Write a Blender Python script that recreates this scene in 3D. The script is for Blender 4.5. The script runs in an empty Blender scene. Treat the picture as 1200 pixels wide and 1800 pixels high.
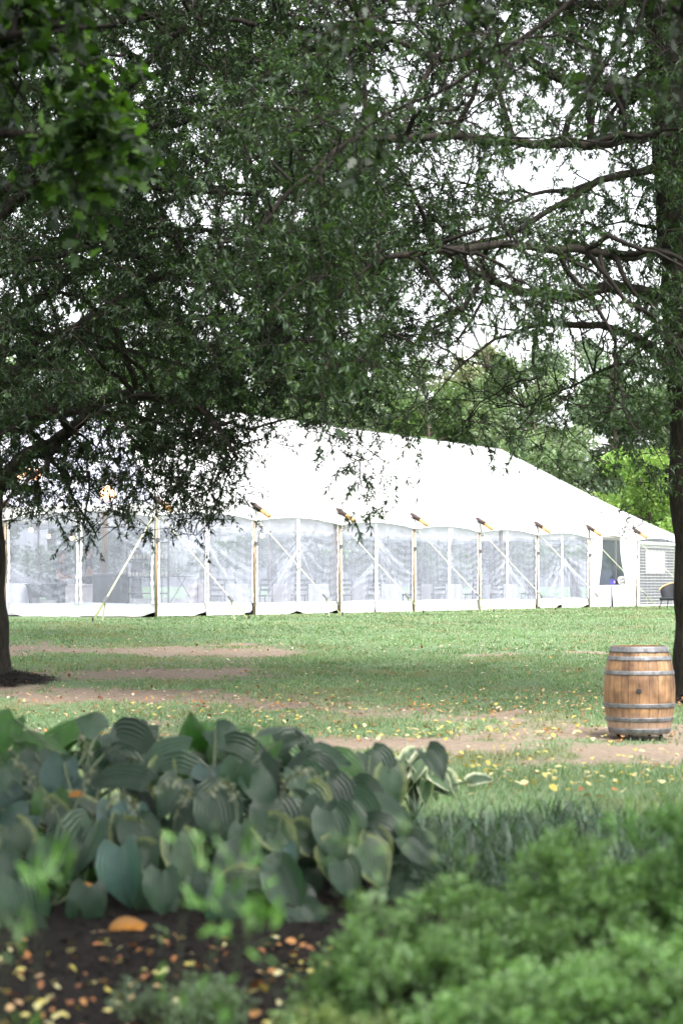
import bpy, bmesh, math, random
import numpy as np
from mathutils import Vector, Matrix, kdtree

random.seed(11)
RNG = np.random.default_rng(11)
SC = bpy.context.scene
COL = SC.collection
R = math.radians

# ------------------------------------------------------------------ camera, sky, sun, exposure
F, CX, CY, PITCH, CAMZ = 3700.0, 600.0, 900.0, R(2.03), 1.5
cam_data = bpy.data.cameras.new('camera')
cam_data.sensor_fit = 'VERTICAL'
cam_data.sensor_height = 36.0
cam_data.lens = F / 1800.0 * 36.0
cam_data.clip_start = 0.1
cam_data.clip_end = 5000
cam_data.dof.use_dof = True
cam_data.dof.focus_distance = 40.0
cam_data.dof.aperture_fstop = 2.8
cam = bpy.data.objects.new('camera', cam_data)
COL.objects.link(cam)
cam.location = (0, 0, CAMZ)
cam.rotation_euler = (R(90) + PITCH, 0, 0)
SC.camera = cam

SUN_EL, SUN_AZ = R(58), R(150)          # high sun behind thin cloud, from behind the camera, a little right
world = bpy.data.worlds.new('World')
SC.world = world
world.use_nodes = True
nt = world.node_tree
nt.nodes.clear()
sky = nt.nodes.new('ShaderNodeTexSky')
sky.sky_type = 'NISHITA'
sky.sun_disc = False
sky.sun_elevation = SUN_EL
sky.sun_rotation = SUN_AZ
sky.air_density = 1.0
sky.dust_density = 3.0
hs = nt.nodes.new('ShaderNodeHueSaturation')
hs.inputs['Saturation'].default_value = 0.16
bg = nt.nodes.new('ShaderNodeBackground')
bg.inputs['Strength'].default_value = 0.15
wo = nt.nodes.new('ShaderNodeOutputWorld')
nt.links.new(sky.outputs[0], hs.inputs['Color'])
nt.links.new(hs.outputs[0], bg.inputs['Color'])
nt.links.new(bg.outputs[0], wo.inputs['Surface'])
sun_d = bpy.data.lights.new('sun', 'SUN')
sun_d.energy = 1.5
sun_d.angle = R(25)
sun_d.color = (1.0, 0.96, 0.90)
sun = bpy.data.objects.new('sun', sun_d)
COL.objects.link(sun)
_sd = Vector((math.sin(SUN_AZ) * math.cos(SUN_EL), math.cos(SUN_AZ) * math.cos(SUN_EL), math.sin(SUN_EL)))
sun.rotation_euler = _sd.to_track_quat('Z', 'Y').to_euler()

SC.view_settings.view_transform = 'Standard'
SC.view_settings.look = 'None'
SC.view_settings.gamma = 1.0
SC.view_settings.exposure = 2.05
SC.view_settings.use_curve_mapping = False
SC.cycles.use_denoising = True
SC.cycles.max_bounces = 5
SC.cycles.diffuse_bounces = 2
SC.cycles.glossy_bounces = 2
SC.cycles.transmission_bounces = 4
SC.cycles.transparent_max_bounces = 12
SC.cycles.caustics_reflective = False
SC.cycles.caustics_refractive = False
SC.cycles.use_adaptive_sampling = True
SC.cycles.adaptive_threshold = 0.025

# ------------------------------------------------------------------ helpers
_cp, _sp = math.cos(PITCH), math.sin(PITCH)
def at(px, py, Y):
    """photo pixel (1200 x 1800) and depth -> point"""
    u, v = (px - CX) / F, (CY - py) / F
    y, z = _cp - v * _sp, _sp + v * _cp
    k = Y / y
    return Vector((u * k, Y, CAMZ + z * k))
def at_np(px, py, Y):
    u, v = (px - CX) / F, (CY - py) / F
    y, z = _cp - v * _sp, _sp + v * _cp
    k = Y / y
    return np.stack([u * k, Y + 0 * u, CAMZ + z * k], -1)
def project(P):
    x, y, z = P[..., 0], P[..., 1], P[..., 2] - CAMZ
    d = y * _cp + z * _sp
    w = -y * _sp + z * _cp
    return CX + F * x / d, CY - F * w / d

def _h(ix, iy, iz, s):
    n = (ix * 374761393 + iy * 668265263 + iz * 2147483647 + s * 1274126177) & 0xFFFFFFFF
    n = ((n ^ (n >> 13)) * 1274126177) & 0xFFFFFFFF
    return ((n ^ (n >> 16)) & 0xFFFF) / 65535.0
def vnoise(P, scale=1.0, seed=0):
    P = np.asarray(P, float) * scale
    if P.shape[-1] == 2:
        P = np.concatenate([P, np.zeros(P.shape[:-1] + (1,))], -1)
    i = np.floor(P).astype(np.int64)
    f = P - i
    f = f * f * (3 - 2 * f)
    out = 0
    for dx in (0, 1):
        for dy in (0, 1):
            for dz in (0, 1):
                w = (f[..., 0] if dx else 1 - f[..., 0]) * (f[..., 1] if dy else 1 - f[..., 1]) * (f[..., 2] if dz else 1 - f[..., 2])
                out = out + w * _h(i[..., 0] + dx, i[..., 1] + dy, i[..., 2] + dz, seed)
    return out
def fbm(P, scale, seed=0, o=3):
    a, t, s = 0, 0, 1.0
    for k in range(o):
        a = a + s * vnoise(P, scale * 2 ** k, seed + k * 17)
        t += s
        s *= 0.5
    return a / t

def tag(o, label=None, cat=None, group=None, kind=None):
    if label: o['label'] = label
    if cat: o['category'] = cat
    if group: o['group'] = group
    if kind: o['kind'] = kind
    return o
def link(name, me, mat=None, parent=None, loc=None, rot=None):
    o = bpy.data.objects.new(name, me)
    COL.objects.link(o)
    if mat is not None and me is not None and not me.materials:
        for m in (mat if isinstance(mat, (list, tuple)) else [mat]): me.materials.append(m)
    if parent is not None: o.parent = parent
    if loc is not None: o.location = loc
    if rot is not None: o.rotation_euler = rot
    return o
def empty(name, loc=(0, 0, 0), rz=0.0):
    o = bpy.data.objects.new(name, None)
    COL.objects.link(o)
    o.empty_display_size = 0.2
    o.location = loc
    o.rotation_euler = (0, 0, rz)
    return o
def np_mesh(name, V, Fc, col=None, smooth=False, attr=None):
    """V (n,3), Fc (m,k) equal polygons"""
    V = np.ascontiguousarray(V, np.float32)
    Fc = np.ascontiguousarray(Fc, np.int32)
    me = bpy.data.meshes.new(name)
    m, k = Fc.shape
    me.vertices.add(len(V)); me.vertices.foreach_set('co', V.ravel())
    me.loops.add(m * k); me.loops.foreach_set('vertex_index', Fc.ravel())
    me.polygons.add(m)
    me.polygons.foreach_set('loop_start', np.arange(0, m * k, k, dtype=np.int32))
    if smooth: me.polygons.foreach_set('use_smooth', np.ones(m, bool))
    me.update(calc_edges=True)
    for nm, c in ((('col', col),) if col is not None else ()) + ((('mask', attr),) if attr is not None else ()):
        a = me.attributes.new(nm, 'FLOAT_COLOR', 'POINT')
        c4 = np.ones((len(V), 4), np.float32); c4[:, :3] = c
        a.data.foreach_set('color', c4.ravel())
    return me

class MB:
    """collects simple shapes into one mesh"""
    def __init__(s): s.v, s.f = [], []
    def add(s, vs, fs):
        o = len(s.v)
        s.v += [tuple(x) for x in vs]
        s.f += [tuple(i + o for i in q) for q in fs]
        return s
    def box(s, c, d, M=None, bev=0.0):
        x, y, z = d[0] / 2, d[1] / 2, d[2] / 2
        if bev <= 0:
            vs = [(-x, -y, -z), (x, -y, -z), (x, y, -z), (-x, y, -z), (-x, -y, z), (x, -y, z), (x, y, z), (-x, y, z)]
            fs = [(0, 3, 2, 1), (4, 5, 6, 7), (0, 1, 5, 4), (1, 2, 6, 5), (2, 3, 7, 6), (3, 0, 4, 7)]
        else:
            bm = bmesh.new()
            bmesh.ops.create_cube(bm, size=1)
            for v in bm.verts: v.co = Vector((v.co.x * d[0], v.co.y * d[1], v.co.z * d[2]))
            bmesh.ops.bevel(bm, geom=bm.edges[:], offset=bev, segments=2, affect='EDGES', profile=0.5)
            bm.verts.index_update()
            vs = [v.co.copy() for v in bm.verts]; fs = [[v.index for v in f.verts] for f in bm.faces]
            bm.free()
        vs = [Vector(v) for v in vs]
        if M is not None: vs = [M @ v for v in vs]
        return s.add([v + Vector(c) for v in vs], fs)
    def tube(s, pts, r, n=8, cap=True):
        pts = [Vector(p) for p in pts]
        k = len(pts)
        rs = r if isinstance(r, (list, tuple)) else [r] * k
        vs, fs = [], []
        up = None
        for i, p in enumerate(pts):
            t = (pts[min(i + 1, k - 1)] - pts[max(i - 1, 0)]).normalized()
            if up is None:
                up = Vector((0, 0, 1)) if abs(t.z) < 0.9 else Vector((1, 0, 0))
            a = t.cross(up).normalized(); b = a.cross(t).normalized(); up = b
            for j in range(n):
                th = 2 * math.pi * j / n
                vs.append(p + (a * math.cos(th) + b * math.sin(th)) * rs[i])
        for i in range(k - 1):
            for j in range(n):
                fs.append((i * n + j, i * n + (j + 1) % n, (i + 1) * n + (j + 1) % n, (i + 1) * n + j))
        if cap:
            fs.append(tuple(range(n - 1, -1, -1))); fs.append(tuple((k - 1) * n + j for j in range(n)))
        return s.add(vs, fs)
    def strap(s, a, b, w, th, side):
        a, b, side = Vector(a), Vector(b), Vector(side).normalized()
        t = (b - a).normalized(); nn = t.cross(side).normalized()
        vs = []
        for p in (a, b):
            for q, r in ((-1, -1), (1, -1), (1, 1), (-1, 1)): vs.append(p + side * (q * w / 2) + nn * (r * th / 2))
        return s.add(vs, [(0, 1, 5, 4), (1, 2, 6, 5), (2, 3, 7, 6), (3, 0, 4, 7), (3, 2, 1, 0), (4, 5, 6, 7)])
    def lathe(s, prof, n=24, c=(0, 0, 0), cap=True, a0=0.0, a1=2 * math.pi):
        vs, fs = [], []
        full = abs(a1 - a0 - 2 * math.pi) < 1e-6
        m = n if full else n + 1
        for r, z in prof:
            for j in range(m):
                th = a0 + (a1 - a0) * j / n
                vs.append((c[0] + r * math.cos(th), c[1] + r * math.sin(th), c[2] + z))
        for i in range(len(prof) - 1):
            for j in range(n):
                j2 = (j + 1) % m
                fs.append((i * m + j, i * m + j2, (i + 1) * m + j2, (i + 1) * m + j))
        if cap and full:
            fs.append(tuple(range(m - 1, -1, -1))); fs.append(tuple((len(prof) - 1) * m + j for j in range(m)))
        return s.add(vs, fs)
    def grid(s, fn, nu, nv):
        vs = [fn(i / nu, j / nv) for j in range(nv + 1) for i in range(nu + 1)]
        fs = [(j * (nu + 1) + i, j * (nu + 1) + i + 1, (j + 1) * (nu + 1) + i + 1, (j + 1) * (nu + 1) + i) for j in range(nv) for i in range(nu)]
        return s.add(vs, fs)
    def mesh(s, name, smooth=False):
        me = bpy.data.meshes.new(name)
        me.from_pydata([tuple(v) for v in s.v], [], s.f)
        if smooth:
            me.polygons.foreach_set('use_smooth', [True] * len(me.polygons))
        me.update()
        return me
    def build(s, name, mat, parent=None, smooth=False, loc=None, rot=None):
        return link(name, s.mesh(name, smooth), mat, parent, loc, rot)

# ------------------------------------------------------------------ materials
def mat_new(name):
    m = bpy.data.materials.new(name); m.use_nodes = True
    n = m.node_tree; n.nodes.clear()
    out = n.nodes.new('ShaderNodeOutputMaterial')
    return m, n, out
def nd(n, typ, **kw):
    x = n.nodes.new(typ)
    for k, v in kw.items():
        if k in x.inputs: x.inputs[k].default_value = v
        else: setattr(x, k, v)
    return x
def ramp(n, fac, stops):
    r = n.nodes.new('ShaderNodeValToRGB')
    els = r.color_ramp.elements
    while len(els) < len(stops): els.new(0.5)
    for e, (p, c) in zip(els, stops):
        e.position = p; e.color = (c[0], c[1], c[2], 1)
    n.links.new(fac, r.inputs[0])
    return r.outputs[0]
def mix_rgb(n, fac, a, b, mode='MIX'):
    m = n.nodes.new('ShaderNodeMix'); m.data_type = 'RGBA'; m.blend_type = mode
    for i, x in ((0, fac), (6, a), (7, b)):
        if isinstance(x, (int, float)): m.inputs[i].default_value = x
        elif isinstance(x, (tuple, list)): m.inputs[i].default_value = (x[0], x[1], x[2], 1)
        else: n.links.new(x, m.inputs[i])
    return m.outputs[2]
def mat_plain(name, col, rough=0.6, var=0.12, scale=8.0, bump=0.15, metal=0.0, stretch=(1, 1, 1), spec=0.5, col2=None, bscale=None):
    m, n, out = mat_new(name)
    b = nd(n, 'ShaderNodeBsdfPrincipled', Roughness=rough, Metallic=metal)
    b.inputs['Specular IOR Level'].default_value = spec
    tc = n.nodes.new('ShaderNodeTexCoord')
    mp = nd(n, 'ShaderNodeMapping'); mp.inputs['Scale'].default_value = stretch
    n.links.new(tc.outputs['Object'], mp.inputs[0])
    nz = nd(n, 'ShaderNodeTexNoise', Scale=scale, Detail=6.0, Roughness=0.6)
    n.links.new(mp.outputs[0], nz.inputs['Vector'])
    c2 = col2 or tuple(max(0, c * (1 - var * 3)) for c in col)
    c1 = tuple(min(1, c * (1 + var)) for c in col)
    n.links.new(ramp(n, nz.outputs[0], [(0.3, c2), (0.65, c1)]), b.inputs['Base Color'])
    if bump:
        nb = nd(n, 'ShaderNodeTexNoise', Scale=bscale or scale * 4, Detail=4.0)
        n.links.new(mp.outputs[0], nb.inputs['Vector'])
        bp = nd(n, 'ShaderNodeBump', Strength=bump, Distance=0.02)
        n.links.new(nb.outputs[0], bp.inputs['Height']); n.links.new(bp.outputs[0], b.inputs['Normal'])
    n.links.new(b.outputs[0], out.inputs[0])
    return m
def mat_leaf(name, tint=(1, 1, 1), rough=0.42, transl=0.3, spec=0.5, tcol=(1.3, 1.5, 0.5)):
    """foliage: colour from the per-leaf attribute, glossy upper side, light through the blade"""
    m, n, out = mat_new(name)
    at_ = nd(n, 'ShaderNodeAttribute', attribute_name='col')
    c = mix_rgb(n, 1.0, at_.outputs['Color'], tint, 'MULTIPLY')
    b = nd(n, 'ShaderNodeBsdfPrincipled', Roughness=rough)
    b.inputs['Specular IOR Level'].default_value = spec
    n.links.new(c, b.inputs['Base Color'])
    t = nd(n, 'ShaderNodeBsdfTranslucent')
    n.links.new(mix_rgb(n, 1.0, c, tcol, 'MULTIPLY'), t.inputs[0])
    mx = nd(n, 'ShaderNodeMixShader'); mx.inputs[0].default_value = transl
    n.links.new(b.outputs[0], mx.inputs[1]); n.links.new(t.outputs[0], mx.inputs[2])
    n.links.new(mx.outputs[0], out.inputs[0])
    return m
def mat_emit(name, col, s):
    m, n, out = mat_new(name)
    e = nd(n, 'ShaderNodeEmission', Strength=s); e.inputs[0].default_value = (*col, 1)
    n.links.new(e.outputs[0], out.inputs[0])
    return m

M = {}
M['bark'] = mat_plain('oak_bark', (0.032, 0.027, 0.022), 0.95, 0.3, 5, 1.0, stretch=(6, 6, 1.2), spec=0.15, col2=(0.009, 0.008, 0.007), bscale=9)
M['twig'] = mat_plain('twig_bark', (0.022, 0.018, 0.015), 0.9, 0.2, 6, 0.3, spec=0.2)
M['far_bark'] = mat_plain('far_bark', (0.09, 0.075, 0.06), 0.9, 0.2, 3, 0.3, spec=0.2)
M['leaf'] = mat_leaf('willow_oak_leaf', rough=0.5, spec=0.32)
M['leaf_near'] = mat_leaf('near_leaf', rough=0.5, transl=0.4)
M['leaf_far'] = mat_leaf('far_leaf', rough=0.7, transl=0.45, spec=0.25, tcol=(1.1, 1.25, 0.7))
M['shrub_leaf'] = mat_leaf('shrub_leaf', rough=0.5, transl=0.35)
M['blade'] = mat_leaf('grass_blade', rough=0.55, transl=0.3)
M['litter'] = mat_leaf('fallen_leaf', rough=0.75, transl=0.15, tcol=(1.2, 1.1, 0.7), spec=0.2)
M['canvas'] = None
M['pole_wood'] = mat_plain('tent_pole_wood', (0.36, 0.26, 0.17), 0.5, 0.15, 3, 0.1, stretch=(8, 8, 0.6))
M['cap_wood'] = mat_plain('rafter_wood', (0.60, 0.33, 0.12), 0.45, 0.15, 3, 0.1, stretch=(3, 3, 3))
M['sleeve'] = mat_plain('leather_sleeve', (0.06, 0.035, 0.03), 0.6, 0.2, 10, 0.2)
M['metal'] = mat_plain('hoop_steel', (0.18, 0.185, 0.195), 0.55, 0.18, 14, 0.15, metal=0.6, col2=(0.09, 0.085, 0.085))
M['dark_metal'] = mat_plain('dark_metal', (0.03, 0.03, 0.035), 0.5, 0.1, 10, 0.05)
M['strap'] = mat_plain('guy_webbing', (0.42, 0.43, 0.28), 0.8, 0.08, 30, 0.2)
M['strap_green'] = mat_plain('guy_webbing_green', (0.20, 0.23, 0.09), 0.8, 0.08, 30, 0.2)
M['linen'] = mat_plain('white_linen', (0.78, 0.76, 0.78), 0.85, 0.04, 4, 0.1)
M['white'] = mat_plain('white_paint', (0.8, 0.8, 0.8), 0.5, 0.04, 6, 0.05)
M['black'] = mat_plain('black_paint', (0.02, 0.022, 0.028), 0.5, 0.1, 6, 0.05)
M['counter'] = mat_plain('counter_grey', (0.16, 0.17, 0.19), 0.6, 0.1, 3, 0.05)
M['skin'] = mat_plain('skin', (0.55, 0.33, 0.24), 0.55, 0.05, 5, 0.0)
M['cloth_black'] = mat_plain('dark_shirt', (0.025, 0.027, 0.035), 0.9, 0.1, 20, 0.1)
M['hair'] = mat_plain('brown_hair', (0.10, 0.05, 0.028), 0.6, 0.2, 30, 0.2, stretch=(8, 8, 1))
M['glass'] = mat_plain('drinking_glass', (0.75, 0.72, 0.62), 0.15, 0.05, 5, 0.0)
M['board'] = mat_plain('floor_board', (0.34, 0.22, 0.14), 0.6, 0.2, 3, 0.1, stretch=(1, 6, 1))
M['blue'] = mat_plain('blue_cover', (0.06, 0.06, 0.30), 0.5, 0.05, 5, 0.0)
M['pink'] = mat_plain('pink_cover', (0.75, 0.35, 0.35), 0.5, 0.05, 5, 0.0)
M['red'] = mat_plain('red_plastic', (0.6, 0.03, 0.05), 0.4, 0.05, 5, 0.0)
M['bulb'] = mat_emit('warm_bulb', (1.0, 0.42, 0.10), 5.0)
M['ink'] = mat_plain('black_ink', (0.02, 0.02, 0.02), 0.7, 0.0, 5, 0.0)

def canvas():
    m, n, out = mat_new('sailcloth')
    b = nd(n, 'ShaderNodeBsdfPrincipled', Roughness=0.6)
    tc = n.nodes.new('ShaderNodeTexCoord')
    nz = nd(n, 'ShaderNodeTexNoise', Scale=0.9, Detail=5.0)
    n.links.new(tc.outputs['Object'], nz.inputs['Vector'])
    n.links.new(ramp(n, nz.outputs[0], [(0.3, (0.78, 0.78, 0.79)), (0.7, (0.84, 0.84, 0.85))]), b.inputs['Base Color'])
    bp = nd(n, 'ShaderNodeBump', Strength=0.25, Distance=0.06)
    n2 = nd(n, 'ShaderNodeTexNoise', Scale=2.2, Detail=3.0)
    n.links.new(tc.outputs['Object'], n2.inputs['Vector'])
    n.links.new(n2.outputs[0], bp.inputs['Height']); n.links.new(bp.outputs[0], b.inputs['Normal'])
    t = nd(n, 'ShaderNodeBsdfTranslucent'); t.inputs[0].default_value = (0.82, 0.80, 0.78, 1)
    mx = nd(n, 'ShaderNodeMixShader'); mx.inputs[0].default_value = 0.2
    n.links.new(b.outputs[0], mx.inputs[1]); n.links.new(t.outputs[0], mx.inputs[2]); n.links.new(mx.outputs[0], out.inputs[0])
    return m
M['canvas'] = canvas()
def film(name, base, streak, tint=(0.86, 0.89, 0.97)):
    """clear vinyl: see-through, milky where it is creased"""
    m, n, out = mat_new(name)
    b = nd(n, 'ShaderNodeBsdfPrincipled', Roughness=0.22)
    b.inputs['Base Color'].default_value = (0.66, 0.68, 0.82, 1)
    tc = n.nodes.new('ShaderNodeTexCoord')
    a = nd(n, 'ShaderNodeAttribute', attribute_name='col')
    mp = nd(n, 'ShaderNodeMapping'); mp.inputs['Scale'].default_value = (5, 5, 1.5)
    n.links.new(tc.outputs['Object'], mp.inputs[0])
    nz = nd(n, 'ShaderNodeTexNoise', Scale=1.6, Detail=5.0, Roughness=0.65, Distortion=0.6)
    n.links.new(mp.outputs[0], nz.inputs['Vector'])
    bp = nd(n, 'ShaderNodeBump', Strength=0.5, Distance=0.03)
    n.links.new(nz.outputs[0], bp.inputs['Height']); n.links.new(bp.outputs[0], b.inputs['Normal'])
    mr = nd(n, 'ShaderNodeMapRange'); mr.inputs[1].default_value = 0.42; mr.inputs[2].default_value = 0.8
    mr.inputs[3].default_value = 0.0; mr.inputs[4].default_value = streak
    n.links.new(nz.outputs[0], mr.inputs[0])
    ad = nd(n, 'ShaderNodeMath', operation='ADD'); n.links.new(mr.outputs[0], ad.inputs[0]); ad.inputs[1].default_value = base
    sep = n.nodes.new('ShaderNodeSeparateColor'); n.links.new(a.outputs['Color'], sep.inputs[0])
    ad2 = nd(n, 'ShaderNodeMath', operation='ADD', use_clamp=True); n.links.new(ad.outputs[0], ad2.inputs[0]); n.links.new(sep.outputs[0], ad2.inputs[1])
    tr = nd(n, 'ShaderNodeBsdfTransparent'); tr.inputs[0].default_value = (*tint, 1)
    mx = nd(n, 'ShaderNodeMixShader')
    n.links.new(ad2.outputs[0], mx.inputs[0]); n.links.new(tr.outputs[0], mx.inputs[1]); n.links.new(b.outputs[0], mx.inputs[2])
    n.links.new(mx.outputs[0], out.inputs[0])
    return m
M['film'] = film('clear_vinyl', 0.22, 0.09)
M['film_roof'] = film('clear_roof_vinyl', 0.5, 0.2)
M['pane'] = film('window_vinyl', 0.5, 0.08, (0.7, 0.85, 1.0))  # blue tint and milkiness stand in for sky reflected in the pane

def lawn_mat():
    m, n, out = mat_new('lawn_ground')
    b = nd(n, 'ShaderNodeBsdfPrincipled', Roughness=0.95)
    b.inputs['Specular IOR Level'].default_value = 0.15
    geo = n.nodes.new('ShaderNodeNewGeometry')
    a = nd(n, 'ShaderNodeAttribute', attribute_name='mask')
    sep = n.nodes.new('ShaderNodeSeparateColor'); n.links.new(a.outputs['Color'], sep.inputs[0])
    n1 = nd(n, 'ShaderNodeTexNoise', Scale=0.55, Detail=6.0, Roughness=0.65)
    n2 = nd(n, 'ShaderNodeTexNoise', Scale=14.0, Detail=5.0, Roughness=0.7)
    n3 = nd(n, 'ShaderNodeTexNoise', Scale=55.0, Detail=4.0, Roughness=0.7)
    for x in (n1, n2, n3): n.links.new(geo.outputs['Position'], x.inputs['Vector'])
    g1 = ramp(n, n1.outputs[0], [(0.3, (0.11, 0.170, 0.085)), (0.7, (0.165, 0.245, 0.13))])
    g2 = ramp(n, n2.outputs[0], [(0.25, (0.55, 0.55, 0.5)), (0.75, (1.25, 1.25, 1.2))])
    grass = mix_rgb(n, 1.0, g1, g2, 'MULTIPLY')
    dirt = mix_rgb(n, 1.0, ramp(n, n2.outputs[0], [(0.3, (0.185, 0.142, 0.105)), (0.7, (0.345, 0.272, 0.212))]),
                   ramp(n, n3.outputs[0], [(0.3, (0.7, 0.7, 0.7)), (0.7, (1.15, 1.15, 1.15))]), 'MULTIPLY')
    mul = ramp(n, n3.outputs[0], [(0.3, (0.003, 0.0024, 0.002)), (0.7, (0.014, 0.010, 0.008))])
    c = mix_rgb(n, sep.outputs[0], grass, dirt)
    c = mix_rgb(n, sep.outputs[1], c, mul)
    n.links.new(c, b.inputs['Base Color'])
    bp = nd(n, 'ShaderNodeBump', Strength=0.8, Distance=0.03)
    n.links.new(n3.outputs[0], bp.inputs['Height']); n.links.new(bp.outputs[0], b.inputs['Normal'])
    n.links.new(b.outputs[0], out.inputs[0])
    return m
M['lawn'] = lawn_mat()

# ------------------------------------------------------------------ ground
LT = (-4.68, 27.5)      # left tree
RT = (4.22, 25.0)       # right tree
def ground_z(x, y):
    x = np.asarray(x, float); y = np.asarray(y, float)
    t = np.clip((y - 20.5) / 25.5, 0, 1)
    z = 0.82 * t + 0.03 * np.sin(x * 0.7 + 1) * np.sin(y * 0.35) * np.clip((40 - y) / 20, 0, 1)
    for (cx, cy, h, r) in ((LT[0], LT[1], 0.20, 0.85), (RT[0], RT[1], 0.10, 0.8)):
        d = np.hypot(x - cx, y - cy) / r
        z = z + h * np.exp(-d * d * 0.9)
    bed = 1 / (1 + np.exp(np.clip((y - 12.2) * 2.2, -30, 30)))
    return z + 0.05 * bed
def gz(x, y): return float(ground_z(x, y))
def on_ground(px, py):
    Y0, Y1 = 3.0, 44.0
    for _ in range(40):
        Ym = (Y0 + Y1) / 2
        p = at(px, py, Ym)
        if p.z > gz(p.x, Ym): Y0 = Ym
        else: Y1 = Ym
    p = at(px, py, Y0)
    return Vector((p.x, p.y, gz(p.x, p.y)))
TRACKS = [([(250, 1296), (500, 1304), (760, 1308), (960, 1312), (1400, 1318)], 22),
          ([(860, 1292), (1000, 1288), (1120, 1290), (1400, 1300)], 24),
          ([(60, 1212), (200, 1224), (380, 1232), (560, 1246), (720, 1257), (900, 1266), (1060, 1284)], 15),
          ([(-60, 1200), (60, 1192), (220, 1183), (400, 1178)], 14),
          ([(-60, 1142), (120, 1143), (300, 1146), (440, 1146)], 11),
          ([(820, 1152), (900, 1150)], 2), ([(1010, 1146), (1060, 1148)], 2), ([(60, 1285), (160, 1292)], 8)]
def masks(x, y, z):
    px, py = project(np.stack([x, y, z], -1))
    w = np.stack([x, y], -1)
    nz = fbm(w, 1.1, 3, 4)
    nf = fbm(w, 5.0, 8, 3)
    dirt = np.zeros_like(px)
    for pts, hw in TRACKS:
        best = np.full_like(px, 1e9)
        for (ax, ay), (bx, by) in zip(pts[:-1], pts[1:]):
            dx, dy = (bx - ax), (by - ay) * 6
            qx, qy = px - ax, (py - ay) * 6
            t = np.clip((qx * dx + qy * dy) / (dx * dx + dy * dy), 0, 1)
            best = np.minimum(best, np.hypot((qx - t * dx), (qy - t * dy)) / 6)
        dirt = np.maximum(dirt, np.clip(1.6 - best / (hw * 0.85) - 0.02 + (nz - 0.5) * 3.2 + (nf - 0.5) * 2.4, 0, 1))
    dirt = dirt * (y > 15) * (y < 45)
    line = 12.3 + np.where(x > 0.2, 0.5, 0) + (nz - 0.5) * 1.2
    mulch = np.clip((line - y) * 2.5 + 0.5, 0, 1)
    for c, r in ((LT, 1.0), (RT, 0.85)):
        d = np.hypot(x - c[0], y - c[1])
        mulch = np.maximum(mulch, np.clip((r - d) * 5 + (nf - 0.5) * 2 + 0.5, 0, 1))
    return dirt, mulch
def build_ground():
    fx = np.arange(-9, 9.01, 0.09)
    sx = np.array([9.5, 10.5, 12, 14, 17, 22, 30, 45, 80, 150, 400, 1200, 3000])
    xs = np.concatenate([-sx[::-1], fx, sx])
    ys = np.concatenate([[-1500, -300, -60, -15, 0, 3, 5], np.arange(6, 46.01, 0.11), [47, 49, 52, 56, 62, 70, 80, 95, 120, 160, 250, 500, 1200, 4000]])
    X, Y = np.meshgrid(xs, ys)
    Z = ground_z(X, Y)
    Z = Z + (fbm(np.stack([X, Y], -1), 3.0, 5) - 0.5) * 0.03 * (Y < 46)
    d, mu = masks(X, Y, Z)
    nx, ny = len(xs), len(ys)
    idx = np.arange(nx * ny).reshape(ny, nx)
    Fc = np.stack([idx[:-1, :-1], idx[:-1, 1:], idx[1:, 1:], idx[1:, :-1]], -1).reshape(-1, 4)
    V = np.stack([X, Y, Z - 0.012 * d], -1).reshape(-1, 3)
    me = np_mesh('ground', V, Fc, None, True, np.stack([d, mu, d * 0], -1).reshape(-1, 3))
    tag(link('ground', me, M['lawn']), kind='structure')
build_ground()

def polys(tmpl, P, D, L, Wd, Nh, bend=0.0):
    """one k-gon per leaf: template (k,2) along D with width across; returns V, F"""
    tmpl = np.asarray(tmpl, float)
    k = len(tmpl)
    D = D / (np.linalg.norm(D, axis=1, keepdims=True) + 1e-9)
    S = np.cross(Nh, D); S /= (np.linalg.norm(S, axis=1, keepdims=True) + 1e-9)
    N = np.cross(D, S)
    a = tmpl[None, :, 0:1] * L[:, None, None]
    s = tmpl[None, :, 1:2] * Wd[:, None, None]
    V = P[:, None, :] + D[:, None, :] * a + S[:, None, :] * s + N[:, None, :] * (np.abs(s) * 0.35 - bend * tmpl[None, :, 0:1] ** 2 * L[:, None, None])
    Fc = np.arange(len(P) * k).reshape(-1, k)
    return V.reshape(-1, 3), Fc
LANCE = [(0, 0), (0.42, -0.5), (1, 0), (0.42, 0.5)]
OVAL = [(0, 0), (0.22, -0.38), (0.55, -0.5), (0.85, -0.3), (1, 0), (0.85, 0.3), (0.55, 0.5), (0.22, 0.38)]
LOBED = [(0, 0), (0.12, -0.3), (0.30, -0.22), (0.38, -0.5), (0.55, -0.2), (0.75, -0.36), (0.8, -0.12), (1, 0), (0.8, 0.12), (0.75, 0.36), (0.55, 0.2), (0.38, 0.5), (0.30, 0.22), (0.12, 0.3)]
def rdir(n):
    v = RNG.normal(size=(n, 3)); return v / np.linalg.norm(v, axis=1, keepdims=True)
def palette(n, cols, jit=0.18):
    c = np.asarray(cols)[RNG.integers(0, len(cols), n)]
    return np.clip(c * (1 + RNG.normal(size=(n, 1)) * jit), 0.002, 1)

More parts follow.
